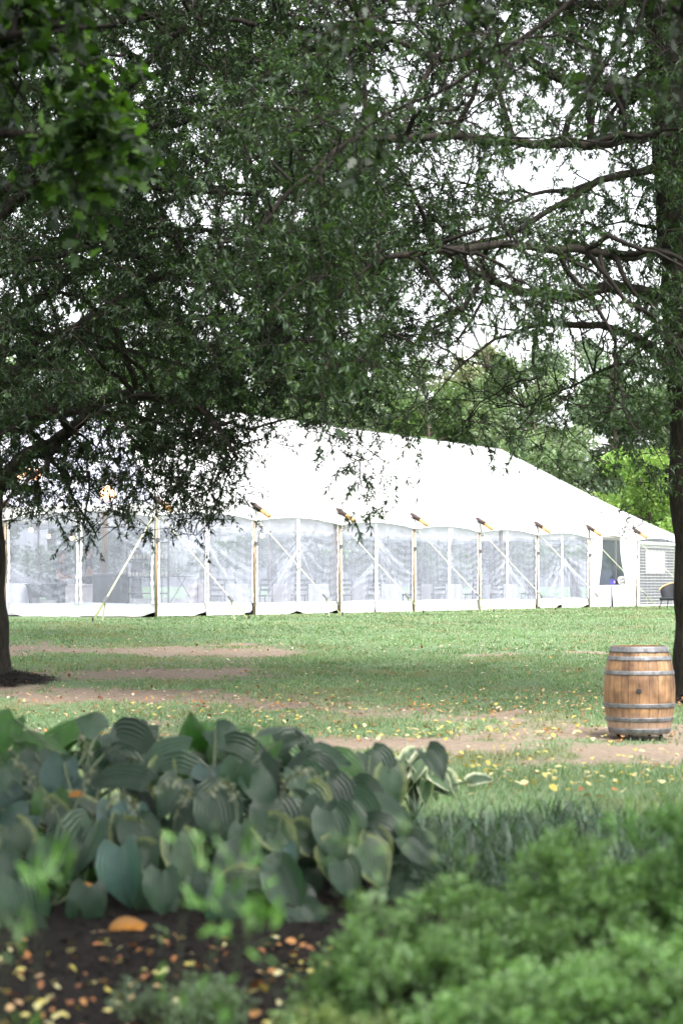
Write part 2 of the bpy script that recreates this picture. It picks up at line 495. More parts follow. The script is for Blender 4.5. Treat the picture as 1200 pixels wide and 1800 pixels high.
def build_grass():
    Vs, Cs = [], []
    for (y0, y1, n, h0, h1, w) in ((12.0, 19.0, 70000, 0.03, 0.07, 0.006), (19.0, 25, 60000, 0.025, 0.055, 0.008), (25, 34, 55000, 0.025, 0.05, 0.012), (34, 46.0, 45000, 0.025, 0.05, 0.02), (46.0, 73.0, 60000, 0.025, 0.05, 0.03)):
        y = np.sqrt(RNG.uniform(y0 ** 2, y1 ** 2, n)); x = RNG.uniform(-1, 1, n) * (y * 0.168 + 0.9)
        z = ground_z(x, y)
        d, mu = masks(x, y, z)
        clump = fbm(np.stack([x, y], -1), 1.6, 21)
        inside = -(x + 4.06) * 0.875 + (y - 46.25) * 0.483      # not under the tent
        mu = np.where((inside > -0.04) & (y > 45.5), 1.0, mu)
        keep = (RNG.random(n) > d * 1.05) & (mu < 0.4) & (RNG.random(n) < 0.35 + clump)
        x, y, z, clump = x[keep], y[keep], z[keep], clump[keep]
        m = len(x)
        th = RNG.uniform(0, 6.283, m)
        hgt = RNG.uniform(h0, h1, m) * (0.6 + clump)
        lean = rdir(m) * (hgt * 0.6)[:, None]; lean[:, 2] = 0
        B = np.stack([x, y, z - 0.012], -1)
        S = np.stack([np.cos(th), np.sin(th), 0 * th], -1) * w
        T = B + lean; T[:, 2] += hgt
        Vs.append(np.stack([B - S, B + S, T], 1).reshape(-1, 3))
        c = palette(m, [(0.125, 0.21, 0.098), (0.155, 0.245, 0.12), (0.10, 0.175, 0.08), (0.18, 0.26, 0.145), (0.27, 0.275, 0.19)], 0.15)
        tone = fbm(np.stack([x, y], -1), 0.55, 90, 4); dry = np.clip((fbm(np.stack([x, y], -1), 0.9, 120, 4) - 0.54) * 5, 0, 0.6)[:, None]
        c = c * (0.55 + 0.9 * tone)[:, None] * (1 - dry) + np.array([0.24, 0.22, 0.13]) * dry
        Cs.append(np.repeat(c, 3, 0))
    V = np.concatenate(Vs); C = np.concatenate(Cs)
    me = np_mesh('lawn_grass', V, np.arange(len(V)).reshape(-1, 3), C)
    tag(link('lawn_grass', me, M['blade']), 'short green lawn grass with worn bare patches', 'grass', kind='stuff')
build_grass()

# ------------------------------------------------------------------ trees
def bez(a, b, c, n):
    t = np.linspace(0, 1, n)[:, None]
    return (1 - t) ** 2 * a + 2 * t * (1 - t) * b + t * t * c
def resample(pts, step=0.18):
    pts = np.asarray(pts, float)
    # Catmull-Rom
    P = np.vstack([2 * pts[0] - pts[1], pts, 2 * pts[-1] - pts[-2]])
    out, ts = [], []
    K = len(pts) - 1
    for i in range(K):
        p0, p1, p2, p3 = P[i], P[i + 1], P[i + 2], P[i + 3]
        n = max(2, int(np.linalg.norm(p2 - p1) / step))
        for t in np.linspace(0, 1, n, endpoint=False):
            out.append(0.5 * ((2 * p1) + (-p0 + p2) * t + (2 * p0 - 5 * p1 + 4 * p2 - p3) * t * t + (-p0 + 3 * p1 - 3 * p2 + p3) * t ** 3))
            ts.append((i + t) / K)
    out.append(pts[-1]); ts.append(1.0)
    return np.array(out), np.array(ts)
def limb_mesh(pts, r0, r1, n=10, wob=0.06, step=0.18, flare=0.0):
    c, t = resample(pts, step)
    c = c + (fbm(c, 1.3, 41)[:, None] - 0.5) * wob * np.array([1, 1, 0.6]) + (fbm(c + 9, 2.6, 77)[:, None] - 0.5) * wob * np.array([-0.6, 1, 1])
    rad = r0 + (r1 - r0) * t ** 0.8
    if flare: rad = rad * (1 + flare * np.exp(-t * 22))
    rad = rad * (1 + (vnoise(c, 3.0, 5) - 0.5) * 0.22)
    return c, t, rad
class Tubes:
    def __init__(s): s.V, s.F, s.n = [], [], 0
    def add(s, c, rad, n):
        c = np.asarray(c, float); k = len(c)
        T = np.gradient(c, axis=0); T /= (np.linalg.norm(T, axis=1, keepdims=True) + 1e-9)
        up = np.array([0.0, 0, 1.0]) if abs(T[0, 2]) < 0.8 else np.array([1.0, 0, 0])
        A = np.cross(T, up); A /= (np.linalg.norm(A, axis=1, keepdims=True) + 1e-9)
        B = np.cross(A, T)
        th = np.arange(n) * 2 * math.pi / n
        V = c[:, None, :] + (A[:, None, :] * np.cos(th)[None, :, None] + B[:, None, :] * np.sin(th)[None, :, None]) * np.asarray(rad)[:, None, None]
        i = np.arange(k - 1)[:, None] * n; j = np.arange(n)[None, :]; j2 = (j + 1) % n
        Fc = np.stack([i + j, i + j2, i + n + j2, i + n + j], -1).reshape(-1, 4) + s.n
        s.V.append(V.reshape(-1, 3)); s.F.append(Fc); s.n += k * n
    def mesh(s, name): return np_mesh(name, np.concatenate(s.V), np.concatenate(s.F), None, True)

SKY_GAPS = [(700, 140, 62, 48), (690, 45, 32, 24), (775, 290, 72, 50), (935, 315, 68, 44), (860, 570, 64, 56), (735, 530, 40, 48), (330, 372, 46, 27), (420, 312, 34, 21), (225, 120, 44, 32), (1000, 195, 44, 32), (845, 395, 48, 29), (905, 465, 48, 35), (500, 365, 34, 21), (575, 45, 35, 24), (850, 190, 48, 32), (640, 560, 32, 24), (780, 640, 48, 32), (130, 545, 35, 21)]
def attractors(rows, x0, y0, cell, k, yrange, clump=(1.3, 0.55), seed=0):
    """twig-end points from a coarse density map of the crown, spread through its depth"""
    out = []
    for r, row in enumerate(rows):
        for c, ch in enumerate(row):
            v = 0 if ch in ' .' else int(ch)
            n = RNG.poisson(v * k)
            if n == 0: continue
            px = x0 + (c + RNG.uniform(-0.15, 1.15, n)) * cell
            py = y0 + (r + RNG.uniform(-0.15, 1.15, n)) * cell
            ya, yb = yrange(x0 + (c + .5) * cell, y0 + (r + .5) * cell)
            out.append(at_np(px, py, RNG.uniform(ya, yb, n)))
    P = np.concatenate(out)
    qx, qy = project(P)
    for gx, gy, rx, ry in SKY_GAPS:            # openings between the boughs
        d = ((qx - gx) / rx) ** 2 + ((qy - gy) / ry) ** 2
        keep = (d > 1.0) | (RNG.random(len(P)) < 0.10)
        P, qx, qy = P[keep], qx[keep], qy[keep]
    nz = fbm(P, clump[0], seed + 31, 2)
    return P[RNG.random(len(P)) < np.clip((nz - 0.5) * 4.6 + clump[1], 0.03, 1)]
def clusters(P, cell):
    key = np.floor((P + 500.3) / cell).astype(np.int64)
    k = key[:, 0] * 4000000 + key[:, 1] * 2000 + key[:, 2]
    u, inv = np.unique(k, return_inverse=True)
    cnt = np.bincount(inv)
    return np.stack([np.bincount(inv, P[:, i]) / cnt for i in range(3)], -1), cnt
def kd_of(S):
    kd = kdtree.KDTree(len(S))
    for i, p in enumerate(S): kd.insert(p, i)
    kd.balance()
    return kd

def make_tree(name, label, base, trunk, limbs, A, leaf, cols, per=24, mat='leaf', cells=(1.5, 0.6), twig_r=0.006, group=None, lat=0.75, cat='tree', coarse=None, bark='bark'):
    """trunk and limbs given as centre lines; branches and twigs grow to the twig ends A; leaves along the twigs"""
    root = empty(name, base)
    tag(root, label, cat, group)
    inv = -np.array(base, float)
    tb = Tubes(); c, t, rad = limb_mesh(trunk[0], trunk[1], trunk[2], 16, 0.06, 0.12, trunk[3] if len(trunk) > 3 else 0.0)
    tb.add(c + inv, rad * 1.0, 18)
    link('trunk', tb.mesh('trunk'), M[bark], root)
    S, SR = [c[len(c) // 4:]], [rad[len(c) // 4:]]
    for (pts, r0, r1) in limbs:
        c, t, rad = limb_mesh(pts, r0, r1, 9, 0.16, 0.15)
        tb = Tubes(); tb.add(c + inv, rad, 9)
        link('limb', tb.mesh('limb'), M[bark], root)
        S.append(c); SR.append(rad)
    tw = Tubes()
    allS = np.concatenate(S); allR = np.concatenate(SR)
    nTr = len(S[0])
    for lev, cell in enumerate(cells):
        C, cnt = clusters(A, cell)
        pref = allS[nTr:] if lev == 0 and len(allS) > nTr else allS
        prefR = allR[nTr:] if lev == 0 and len(allS) > nTr else allR
        kd = kd_of(pref)
        newS, newR = [], []
        for g, m in zip(C, cnt):
            p, i, d = kd.find(g)
            if d < 0.12 or d > (3.2, 1.6)[min(lev, 1)]: continue
            p = np.array(p)
            mid = (p + g) / 2 + np.array([0, 0, 0.22 * d]) + RNG.normal(size=3) * 0.16 * d
            n = max(4, int(d / 0.16))
            cv = bez(p, mid, g, n)
            cv[1:-1] += RNG.normal(size=(n - 2, 3)) * 0.022 + np.sin(np.linspace(0, RNG.uniform(3, 8), n - 2))[:, None] * RNG.normal(size=3) * 0.05 * min(d, 1.5)
            ra = min(prefR[i] * 0.75, (0.012 + 0.02 * d) if lev == 0 else (0.006 + 0.008 * d))
            rr = np.linspace(ra, 0.006 if lev == 0 else 0.0035, n)
            tw.add(cv + inv, rr, 5 if lev == 0 else 4)
            newS.append(cv); newR.append(rr)
        if newS:
            allS = np.concatenate([allS] + newS); allR = np.concatenate([allR] + newR)
    # twigs
    kd = kd_of(allS)
    st = np.empty_like(A); ds = np.empty(len(A))
    for i, a in enumerate(A):
        p, j, d = kd.find(a); st[i] = p; ds[i] = d
    ok = ds < 1.3
    A, st, ds = A[ok], st[ok], ds[ok]
    dr = A - st + RNG.normal(size=A.shape) * 0.10
    short = ds < 0.25
    dr[short] += rdir(short.sum()) * 0.3
    n = np.linalg.norm(dr, axis=1, keepdims=True); dr = dr / n
    ln = np.clip(n[:, 0], 0.22, 0.75)
    en = st + dr * ln[:, None]; en[:, 2] -= 0.12 * ln
    mid = (st + en) / 2; mid[:, 2] += 0.06 * ln
    for a, b, c2 in zip(st, mid, en):
        tw.add(np.array([a, b, c2]) + inv, [twig_r, twig_r * .7, twig_r * .35], 3)
    link('twigs', tw.mesh('twigs'), M['twig'], root)
    # leaves
    n = len(st)
    t = RNG.uniform(0.15, 1.05, (n, per))
    tt = t[..., None]
    Pp = ((1 - tt) ** 2 * st[:, None] + 2 * tt * (1 - tt) * mid[:, None] + tt * tt * en[:, None]).reshape(-1, 3)
    m = len(Pp)
    tdir = np.repeat(dr, per, 0)
    D = tdir * 0.55 + rdir(m) * lat + np.array([0, 0, -0.18])
    Nh = rdir(m) * 0.75 + np.array([0, 0, 1.0])
    L = leaf[0] * RNG.uniform(0.65, 1.25, m)
    V, Fc = polys(leaf[2], Pp + inv, D, L, leaf[1] * RNG.uniform(0.75, 1.25, m), Nh, 0.15)
    k = len(leaf[2])
    tint = np.repeat(1 + 0.35 * (fbm(st, 0.8, 60) - 0.5), per)[:, None]
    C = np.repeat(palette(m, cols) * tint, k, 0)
    if coarse is not None and len(coarse):
        q = len(coarse)
        V2, F2 = polys(leaf[2], coarse + inv, rdir(q) + np.array([0, 0, -.2]), RNG.uniform(.2, .4, q), RNG.uniform(.12, .22, q), rdir(q) * .6 + np.array([0, 0, 1.0]), 0.1)
        V = np.concatenate([V, V2]); Fc = np.concatenate([Fc, F2 + len(C)]); C = np.concatenate([C, np.repeat(palette(q, cols), k, 0)])
    me = np_mesh('crown', V, Fc, C)
    tag(link('crown', me, M[mat], root), kind='stuff')
    return root, m
def px_line(pts, Ydef=None):
    return np.array([tuple(at(*p)) if len(p) == 3 else tuple(at(p[0], p[1], Ydef)) for p in pts])
def lerp_depth(pts):
    """fill missing depths between given ones"""
    ys = [p[2] if len(p) == 3 else None for p in pts]
    known = [i for i, y in enumerate(ys) if y is not None]
    return px_line([(p[0], p[1], float(np.interp(i, known, [ys[k] for k in known]))) for i, p in enumerate(pts)])
def blob(n, c, r):
    v = rdir(n) * (RNG.random((n, 1)) ** (1 / 2.2)); return np.array(c) + v * np.array(r)

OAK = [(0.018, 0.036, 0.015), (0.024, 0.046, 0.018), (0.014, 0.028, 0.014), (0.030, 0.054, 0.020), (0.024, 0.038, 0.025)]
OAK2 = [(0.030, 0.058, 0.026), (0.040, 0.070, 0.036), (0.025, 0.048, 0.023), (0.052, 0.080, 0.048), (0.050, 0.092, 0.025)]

# left tree: map columns from x=-100, rows from y=-100, 50 px cells
LEFT_MAP = [
 '777777777777766543210',   # -100
 '777777777777766543210',   # -50
 '666666666666665543220',   # 0
 '777776665666665543210',   # 50
 '777777544556666555310',   # 100
 '777777644667777655420',   # 150
 '777777765777777666430',   # 200
 '788888777677777666420',   # 250
 '888888877665456766410',   # 300
 '888888876315443366410',   # 350
 '888888887767777776520',   # 400
 '878788877788887666410',   # 450
 '866655777788887665200',   # 500
 '876655678888888765210',   # 550
 '8765567788887765300',   # 600
 '8877667889988753000',   # 650
 '8877778899986420000',   # 700
 '9987678999710110000',   # 750
 '9887667898600010000',   # 800
 '8775455667200000000',   # 850
 '5320221111000000000',   # 900
]
RIGHT_MAP = [   # columns from x=500, rows from y=-100
 '5555566677777777',
 '5555566677777777',
 '4442345566677777',
 '4321334556777788',
 '3322112345567788',
 '3433211345667788',
 '4443322344566788',
 '4444311234456788',
 '4444332322356788',
 '3444443333456788',
 '3444444333456788',
 '3444454445567788',
 '2344333455667777',
 '2333222333566766',
 '1222112123445655',
 '1222111223344544',
 '1122112212233433',
 '0122112211122322',
 '0021000000112221',
 '0011000000011210',
 '0000000000001000',
]
GREY_MAP = [    # a limb of the right tree reaching towards the camera; columns from x=350, rows from y=50
 '00233222222110',
 '02344433222210',
 '13444433333210',
 '12334433333210',
 '11233444333310',
 '01345554443320',
 '02455655444330',
 '12456666544430',
 '13567776554430',
 '13577877655331',
 '13577876543221',
 '12355532110000',
 '01344431000000',
 '00011100000000',
 '00000000000000',
]
A = attractors(LEFT_MAP, -100, -100, 50, 7.5, lambda x, y: (23.5 + max(0, y - 600) * 0.004, 30.0 - max(0, y - 600) * 0.004), seed=1)
trunkL = px_line([(-28, 1224), (-30, 1100), (-32, 900), (-34, 700), (-37, 500), (-42, 300), (-48, 100), (-56, -150), (-60, -500)], 27.5)
limbsL = [(lerp_depth(p), a, b) for p, a, b in [
 ([(-28, 870, 27.5), (40, 812), (110, 765), (190, 705), (280, 695), (370, 735), (425, 810, 25.3)], .13, .02),
 ([(-28, 690, 27.5), (95, 620), (215, 525), (300, 478), (370, 490), (440, 522), (520, 600, 25.2)], .13, .02),
 ([(-28, 740, 27.5), (90, 727), (180, 720), (290, 745), (400, 800, 28.2)], .07, .015),
 ([(-28, 600, 27.5), (85, 515), (200, 445), (330, 405), (470, 400, 28.6)], .085, .02),
 ([(-30, 480, 27.5), (60, 455), (180, 440), (330, 470), (450, 445, 26)], .07, .015),
 ([(-32, 400, 27.5), (90, 300), (175, 200), (255, 120), (340, 10), (400, -90, 26)], .10, .03),
 ([(-32, 350, 27.5), (150, 270), (260, 228), (340, 208), (450, 190), (560, 150, 28)], .08, .02),
 ([(-34, 330, 27.5), (120, 335), (250, 330), (370, 335), (470, 345), (570, 360, 26.4)], .07, .015),
 ([(-36, 160, 27.5), (150, 60), (300, 22), (500, 50), (640, 40, 26)], .07, .02),
 ([(-30, 560, 27.5), (100, 590, 28.8), (250, 620, 29.4), (420, 660, 29.2)], .07, .015),
 ([(-40, 100, 27.5), (100, -60, 27.8), (300, -100, 28), (520, -80, 28)], .08, .02),
]]
coarseL = np.concatenate([blob(3500, at(100, -500, 27.5), (4.5, 3.5, 2.2)), blob(3500, at(-600, 200, 27.5), (2.6, 4.0, 4.0))])
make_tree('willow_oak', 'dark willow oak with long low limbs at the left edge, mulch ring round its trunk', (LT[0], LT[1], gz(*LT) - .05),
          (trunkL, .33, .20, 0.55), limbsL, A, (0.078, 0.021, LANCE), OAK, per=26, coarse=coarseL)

A1 = attractors(RIGHT_MAP, 500, -100, 50, 5.6, lambda x, y: (21.5, 28.0), seed=5)
A2 = attractors(GREY_MAP, 350, 50, 50, 4.2, lambda x, y: (18.3, 21.5), seed=9)
trunkR = px_line([(1234, 1250), (1228, 1100), (1223, 900), (1213, 700), (1201, 500), (1189, 300), (1175, 100), (1160, -150), (1150, -500)], 25)
limbsR = [(lerp_depth(p), a, b) for p, a, b in [
 ([(1205, 670, 25), (1165, 640), (1120, 600), (1080, 578), (1000, 572), (930, 577), (870, 602), (800, 655, 23.6)], .11, .012),
 ([(945, 574, 24.2), (930, 640), (945, 700), (900, 760, 23.8)], .03, .008),
 ([(1200, 540, 25), (1140, 517), (1080, 507), (1000, 522), (930, 517), (850, 492), (790, 450), (740, 380), (700, 300, 21.6)], .11, .025),
 ([(845, 495, 23), (790, 560), (728, 606), (738, 680), (690, 780, 22.3)], .03, .006),
 ([(1188, 280, 25), (1120, 300), (1050, 320), (960, 370), (900, 412), (850, 425), (780, 440, 22.6)], .085, .015),
 ([(1040, 325, 24.2), (960, 335), (900, 360), (850, 415), (800, 470, 23)], .04, .01),
 ([(1176, 140, 25), (1090, 160), (1000, 140), (910, 100), (840, 88), (770, 105), (700, 75), (640, 40), (590, -30, 21.5)], .10, .03),
 ([(765, 105, 22.6), (740, 160), (720, 210), (690, 270), (630, 310, 22)], .045, .01),
 ([(1168, 0, 25), (1000, 10), (850, -10), (700, 0), (560, -40, 22.5)], .08, .02),
 ([(1180, 230, 25), (1000, 250, 22.3), (800, 240, 20.5), (620, 250, 19.8), (520, 330), (450, 420, 19.2)], .09, .02),
 ([(1190, 450, 25), (1020, 440, 22.2), (860, 430, 20.6), (700, 450, 19.8), (600, 510), (540, 600, 19.2)], .08, .015),
 ([(1200, 700, 25), (1150, 660, 25.5), (1080, 640, 26), (1000, 680, 26.4), (920, 720, 26.6)], .05, .01),
]]
coarseR = np.concatenate([blob(3000, at(1050, -500, 24), (3.8, 3.5, 2.2)), blob(2500, at(1750, 250, 25), (2.4, 3.5, 3.6))])
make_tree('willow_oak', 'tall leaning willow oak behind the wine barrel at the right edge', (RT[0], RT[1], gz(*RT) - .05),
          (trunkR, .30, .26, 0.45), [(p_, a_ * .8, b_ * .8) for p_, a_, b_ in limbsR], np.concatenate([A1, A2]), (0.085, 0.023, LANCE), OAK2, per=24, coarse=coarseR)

# another oak further back, its trunk hidden beyond the left edge
BACK_MAP = [
 '6666666666665432', '6666666666665432', '6666666666654321', '6666666666655432', '6665556666666543', '6665566666666543', '6666666666666543', '6666666666665443',
 '6666666655456543', '6666663345446543', '6666665566666542', '6555556666666532', '5444456666665421', '5444456666655310', '5444566666655200', '5555666666654200', '5555666666543100', '3333455444321000', '1111222322100000']
A = attractors(BACK_MAP, -150, -150, 50, 4.8, lambda x, y: (33.0, 38.0), clump=(1.0, 0.62), seed=23)
trunkB = np.array([(-7.6, 36, 0.4), (-7.6, 36, 4), (-7.5, 36, 8), (-7.4, 36, 12)])
limbsB = [(lerp_depth(p), a, b) for p, a, b in [
 ([(-180, 600, 36), (0, 480), (200, 380), (400, 330), (560, 330, 35)], .12, .02), ([(-180, 420, 36), (50, 250), (280, 130), (500, 90), (620, 60, 35.5)], .12, .02),
 ([(-180, 250, 36), (50, 60), (250, -60), (450, -120, 36.5)], .10, .02), ([(-180, 700, 36), (40, 610), (220, 560), (400, 560), (480, 600, 37)], .10, .02)]]
make_tree('willow_oak', 'green leafed willow oak further back behind the left tree, near the tent corner', (-7.6, 36, gz(-7.6, 36) - .05),
          (trunkB, .30, .15, .4), limbsB, A, (0.13, 0.042, LANCE), [(0.050, 0.100, 0.026), (0.064, 0.120, 0.032), (0.038, 0.076, 0.024), (0.078, 0.136, 0.036)], per=20, coarse=None)

# nearer, blurred trees whose trunks stand just outside the frame
MAPLE_MAP = ['7777530', '7777640', '6777752', '5667641', '4567863', '4678973', '3578830', '2445300', '0022000']
A = attractors(MAPLE_MAP, -60, -60, 50, 1.5, lambda x, y: (11.0, 13.0), clump=(1.6, 0.62), seed=13)
tx = -3.4
make_tree('maple_tree', 'out of focus tree with bright green lobed leaves hanging into the top left corner', (tx, 12, gz(tx, 12)),
          (np.array([(tx, 12, 0), (tx, 12, 2), (tx + .05, 12, 4), (tx + .1, 12, 7)]), .2, .12, .3),
          [(np.array([(tx, 12, 3.4), tuple(at(-120, 260, 12)), tuple(at(60, 230, 12)), tuple(at(230, 240, 12))]), .06, .012),
           (np.array([(tx, 12, 4.2), tuple(at(-100, 90, 12)), tuple(at(60, 60, 12)), tuple(at(200, 40, 11.7))]), .05, .012)],
          A, (0.11, 0.10, LOBED), [(0.034, 0.080, 0.013), (0.020, 0.046, 0.010), (0.085, 0.17, 0.025), (0.012, 0.028, 0.008)], per=10, mat='leaf_near', cells=(0.9,),
          coarse=np.concatenate([blob(900, (tx, 12, 6.5), (2.2, 2.5, 1.5)), blob(8500, (-1.9, 5.8, 6.6), (3.2, 5.8, 1.6))]))
DARK_MAP = ['0112222111112221', '0112322221223321', '0012322222233321', '0123321112232210', '1123321112222110', '1223321011111100', '1233310000110000', '1222100000000000', '0111000000000000', '0110000000000000']
A = attractors(DARK_MAP, 440, -40, 50, 1.1, lambda x, y: (12.0, 14.5), clump=(1.6, 0.6), seed=17)
tx = 3.6
make_tree('red_oak', 'out of focus tree with dark drooping lobed leaves across the top right', (tx, 13, gz(tx, 13)),
          (np.array([(tx, 13, 0), (tx, 13, 2), (tx - .05, 13, 4), (tx - .1, 13, 7)]), .22, .12, .3),
          [(np.array([(tx, 13, 3.6), tuple(at(1150, -10, 13)), tuple(at(960, 40, 13)), tuple(at(800, 140, 13)), tuple(at(650, 230, 13)), tuple(at(540, 340, 13))]), .024, .006),
           (np.array([(tx, 13, 4.6), tuple(at(1050, -80, 13.5)), tuple(at(800, 0, 13.5)), tuple(at(600, 40, 13.5))]), .02, .006)],
          A, (0.10, 0.06, LOBED), [(0.014, 0.026, 0.012), (0.018, 0.034, 0.016), (0.03, 0.055, 0.018)], per=7, mat='leaf_near', cells=(0.8,), coarse=np.concatenate([blob(900, (tx, 13, 6.7), (2.2, 2.5, 1.5)), blob(1500, (2.4, 6.0, 6.9), (3.4, 5.6, 1.5))]))

# trees beyond the tent
def far_tree(px, top, Y, rad, cols, label, dens=1.0, name='background_tree', base_z=0.8):
    X = at(px, 900, Y).x
    H = at(px, top, Y).z - base_z
    root = empty(name, (X, Y, base_z - 0.05))
    tag(root, label, 'tree', 'trees beyond the tent')
    tb = Tubes()
    c = np.array([(0, 0, 0), (RNG.normal() * .1, 0, H * .3), (RNG.normal() * .25, 0, H * .6), (RNG.normal() * .3, 0, H * .95)])
    cc, t, r = limb_mesh(c, 0.028 * H ** .9, 0.03, 8, .2, .5)
    tb.add(cc, r, 8)
    link('trunk', tb.mesh('trunk'), M['far_bark'], root)
    tb = Tubes(); blobs = []
    nb = int(16 + H)
    for i in range(nb):
        f = 0.10 + 0.85 * (i + RNG.random()) / nb
        th = RNG.uniform(0, 6.283)
        env = rad * (math.sin(math.pi * min(1, f * .70 + .20)) ** .7)
        e = np.array([math.cos(th), math.sin(th), 0]) * env * RNG.uniform(.45, 1.0)
        s = np.array([np.interp(f * H * .9, cc[:, 2], cc[:, 0]), 0, f * H * .9])
        tip = s + e + np.array([0, 0, 0.06 * H * RNG.uniform(0, 1.2)])
        tb.add(bez(s, (s + tip) / 2 + np.array([0, 0, .25]), tip, 5), np.linspace(.05, .015, 5), 4)
        blobs.append((tip, env * RNG.uniform(.28, .5)))
    link('branches', tb.mesh('branches'), M['far_bark'], root)
    P, Tn = [], []
    for (tip, r) in blobs:
        n = int(440 * dens * r * r) + 40
        v = rdir(n) * (RNG.random((n, 1)) ** .45)
        P.append(tip + v * np.array([r, r, r * .75])); Tn.append(np.full(n, RNG.uniform(.8, 1.25)))
    P = np.concatenate(P); Tn = np.concatenate(Tn)
    P = P[:]; keep = P[:, 2] > 0.3; P = P[keep]; Tn = Tn[keep]
    n = len(P)
    V, Fc = polys(OVAL[::2] if False else LANCE, P, rdir(n) + np.array([0, 0, -.3]), RNG.uniform(.16, .32, n), RNG.uniform(.1, .2, n), rdir(n) * .8 + np.array([0, 0, 1.0]))
    C = np.repeat(palette(n, cols, .15) * Tn[:, None], 4, 0)
    tag(link('crown', np_mesh('crown', V, Fc, C), M['leaf_far'], root), kind='stuff')
MIDG = [(0.175, 0.235, 0.14), (0.20, 0.26, 0.155), (0.15, 0.205, 0.13), (0.22, 0.28, 0.17)]
DARKG = [(0.145, 0.20, 0.13), (0.165, 0.22, 0.145), (0.125, 0.175, 0.12)]
LIME = [(0.20, 0.30, 0.09), (0.24, 0.33, 0.10), (0.16, 0.26, 0.08)]
FT = [(-60, 560, 112, 4.0, MIDG, 'broad green tree beyond the left end of the tent'),
      (90, 600, 104, 3.6, DARKG, 'dark green tree beyond the tent, second from the left'),
      (240, 560, 110, 4.0, MIDG, 'tall green tree beyond the tent above the shelving rack'),
      (370, 590, 101, 3.4, DARKG, 'dark tree beyond the tent behind the low hanging limb'),
      (480, 600, 112, 3.8, MIDG, 'mid green tree beyond the tent left of the ridge centre'),
      (585, 655, 99, 3.2, MIDG, 'mid green tree just above the visible end of the tent ridge'),
      (655, 640, 108, 3.6, MIDG, 'leafy tree beyond the tent ridge behind the drooping bare twig'),
      (735, 690, 98, 3.0, [(.11, .17, .07), (.13, .19, .08), (.09, .14, .06)], 'pale green low tree over the middle of the tent ridge'),
      (800, 620, 112, 3.8, MIDG, 'tall thin crowned tree behind the middle of the ridge'),
      (865, 600, 106, 3.4, [(.17, .19, .11), (.15, .18, .10), (.18, .17, .11)], 'brownish green tree with thinning leaves above the ridge'),
      (930, 640, 100, 3.2, MIDG, 'green tree rising over the end of the tent ridge'),
      (1010, 600, 109, 3.6, DARKG, 'tall dark tree over the right hip of the tent'),
      (1085, 620, 102, 3.0, DARKG, 'dark tree with open crown left of the lime green tree'),
      (1140, 775, 88, 3.0, LIME, 'bright lime green tree beside the right trunk'),
      (1215, 600, 104, 4.0, MIDG, 'green tree mostly hidden behind the right trunk'),
      (1330, 640, 100, 4.0, MIDG, 'green tree outside the right edge')]
for a in FT: far_tree(a[0], a[1] - (45 if a[0] != 1140 else 0), *a[2:])

# ------------------------------------------------------------------ tent
TB, NB, TW, TE = 4.158, 8, 9.5, 4.76        # bay, number of bays, width, ridge inset
TL = TB * NB
EAVE, RIDGE = 2.52, 5.5
TANG = math.atan2(0.875, 0.483)
tent = empty('sailcloth_tent', (-4.06, 46.25, 0.80), TANG)
tag(tent, 'large white pole tent with clear vinyl walls and wooden poles on the lawn', 'tent')
_ca, _sa = math.cos(TANG), math.sin(TANG)
def tent_w(u, v, z=0.0):
    return Vector((-4.06 + u * _ca - v * _sa, 46.25 + u * _sa + v * _ca, 0.80 + z))
def tent_l(p):
    x, y = p[0] + 4.06, p[1] - 46.25
    return Vector((x * _ca + y * _sa, -x * _sa + y * _ca, p[2] - 0.80))
def roof_z(t): return EAVE + (RIDGE - EAVE) * (t ** 1.07)
END_POLES = [0.0, 4.16, TW]
def sag(s): return math.sin(math.pi * s)
def roof_part(fn, name, mat, nu=14, nv=12):
    return MB().grid(fn, nu, nv).build(name, mat, tent, True)
for i in range(NB):
    u0, u1 = i * TB, (i + 1) * TB
    for side in (0, 1):
        def fn(s, t, u0=u0, u1=u1, side=side):
            u = u0 + (u1 - u0) * s
            vm = TW / 2 * max(0.0, min(1.0, u / TE, (TL - u) / TE))
            v = vm * t
            z = roof_z(v / (TW / 2)) - 0.07 * sag(s) * (1 - t) * t * 2 + 0.06 * sag(s) * (1 - t) ** 3
            return (u, v if side == 0 else TW - v, z)
        roof_part(fn, 'roof_panel', M['canvas'])
        # valance with its curved lower edge
        def fv(s, t, u0=u0, u1=u1, side=side, i=i):
            u = u0 + (u1 - u0) * s
            top = EAVE + 0.06 * sag(s)
            bot = 2.26 + 0.13 * sag(s) ** 0.8
            z = top + (bot - top) * t
            v = -0.012 - 0.05 * t * (0.6 + 0.4 * math.sin(s * 19 + i * 2)) + 0.02 * math.sin(s * 41 + i)
            return (u, v if side == 0 else TW - v, z)
        roof_part(fv, 'valance', M['canvas'], 24, 4)
        mb = MB().tube([fv(s / 24, 1.0) for s in range(25)], 0.018, 6)
        mb.build('hem_rope', M['linen'], tent, True)
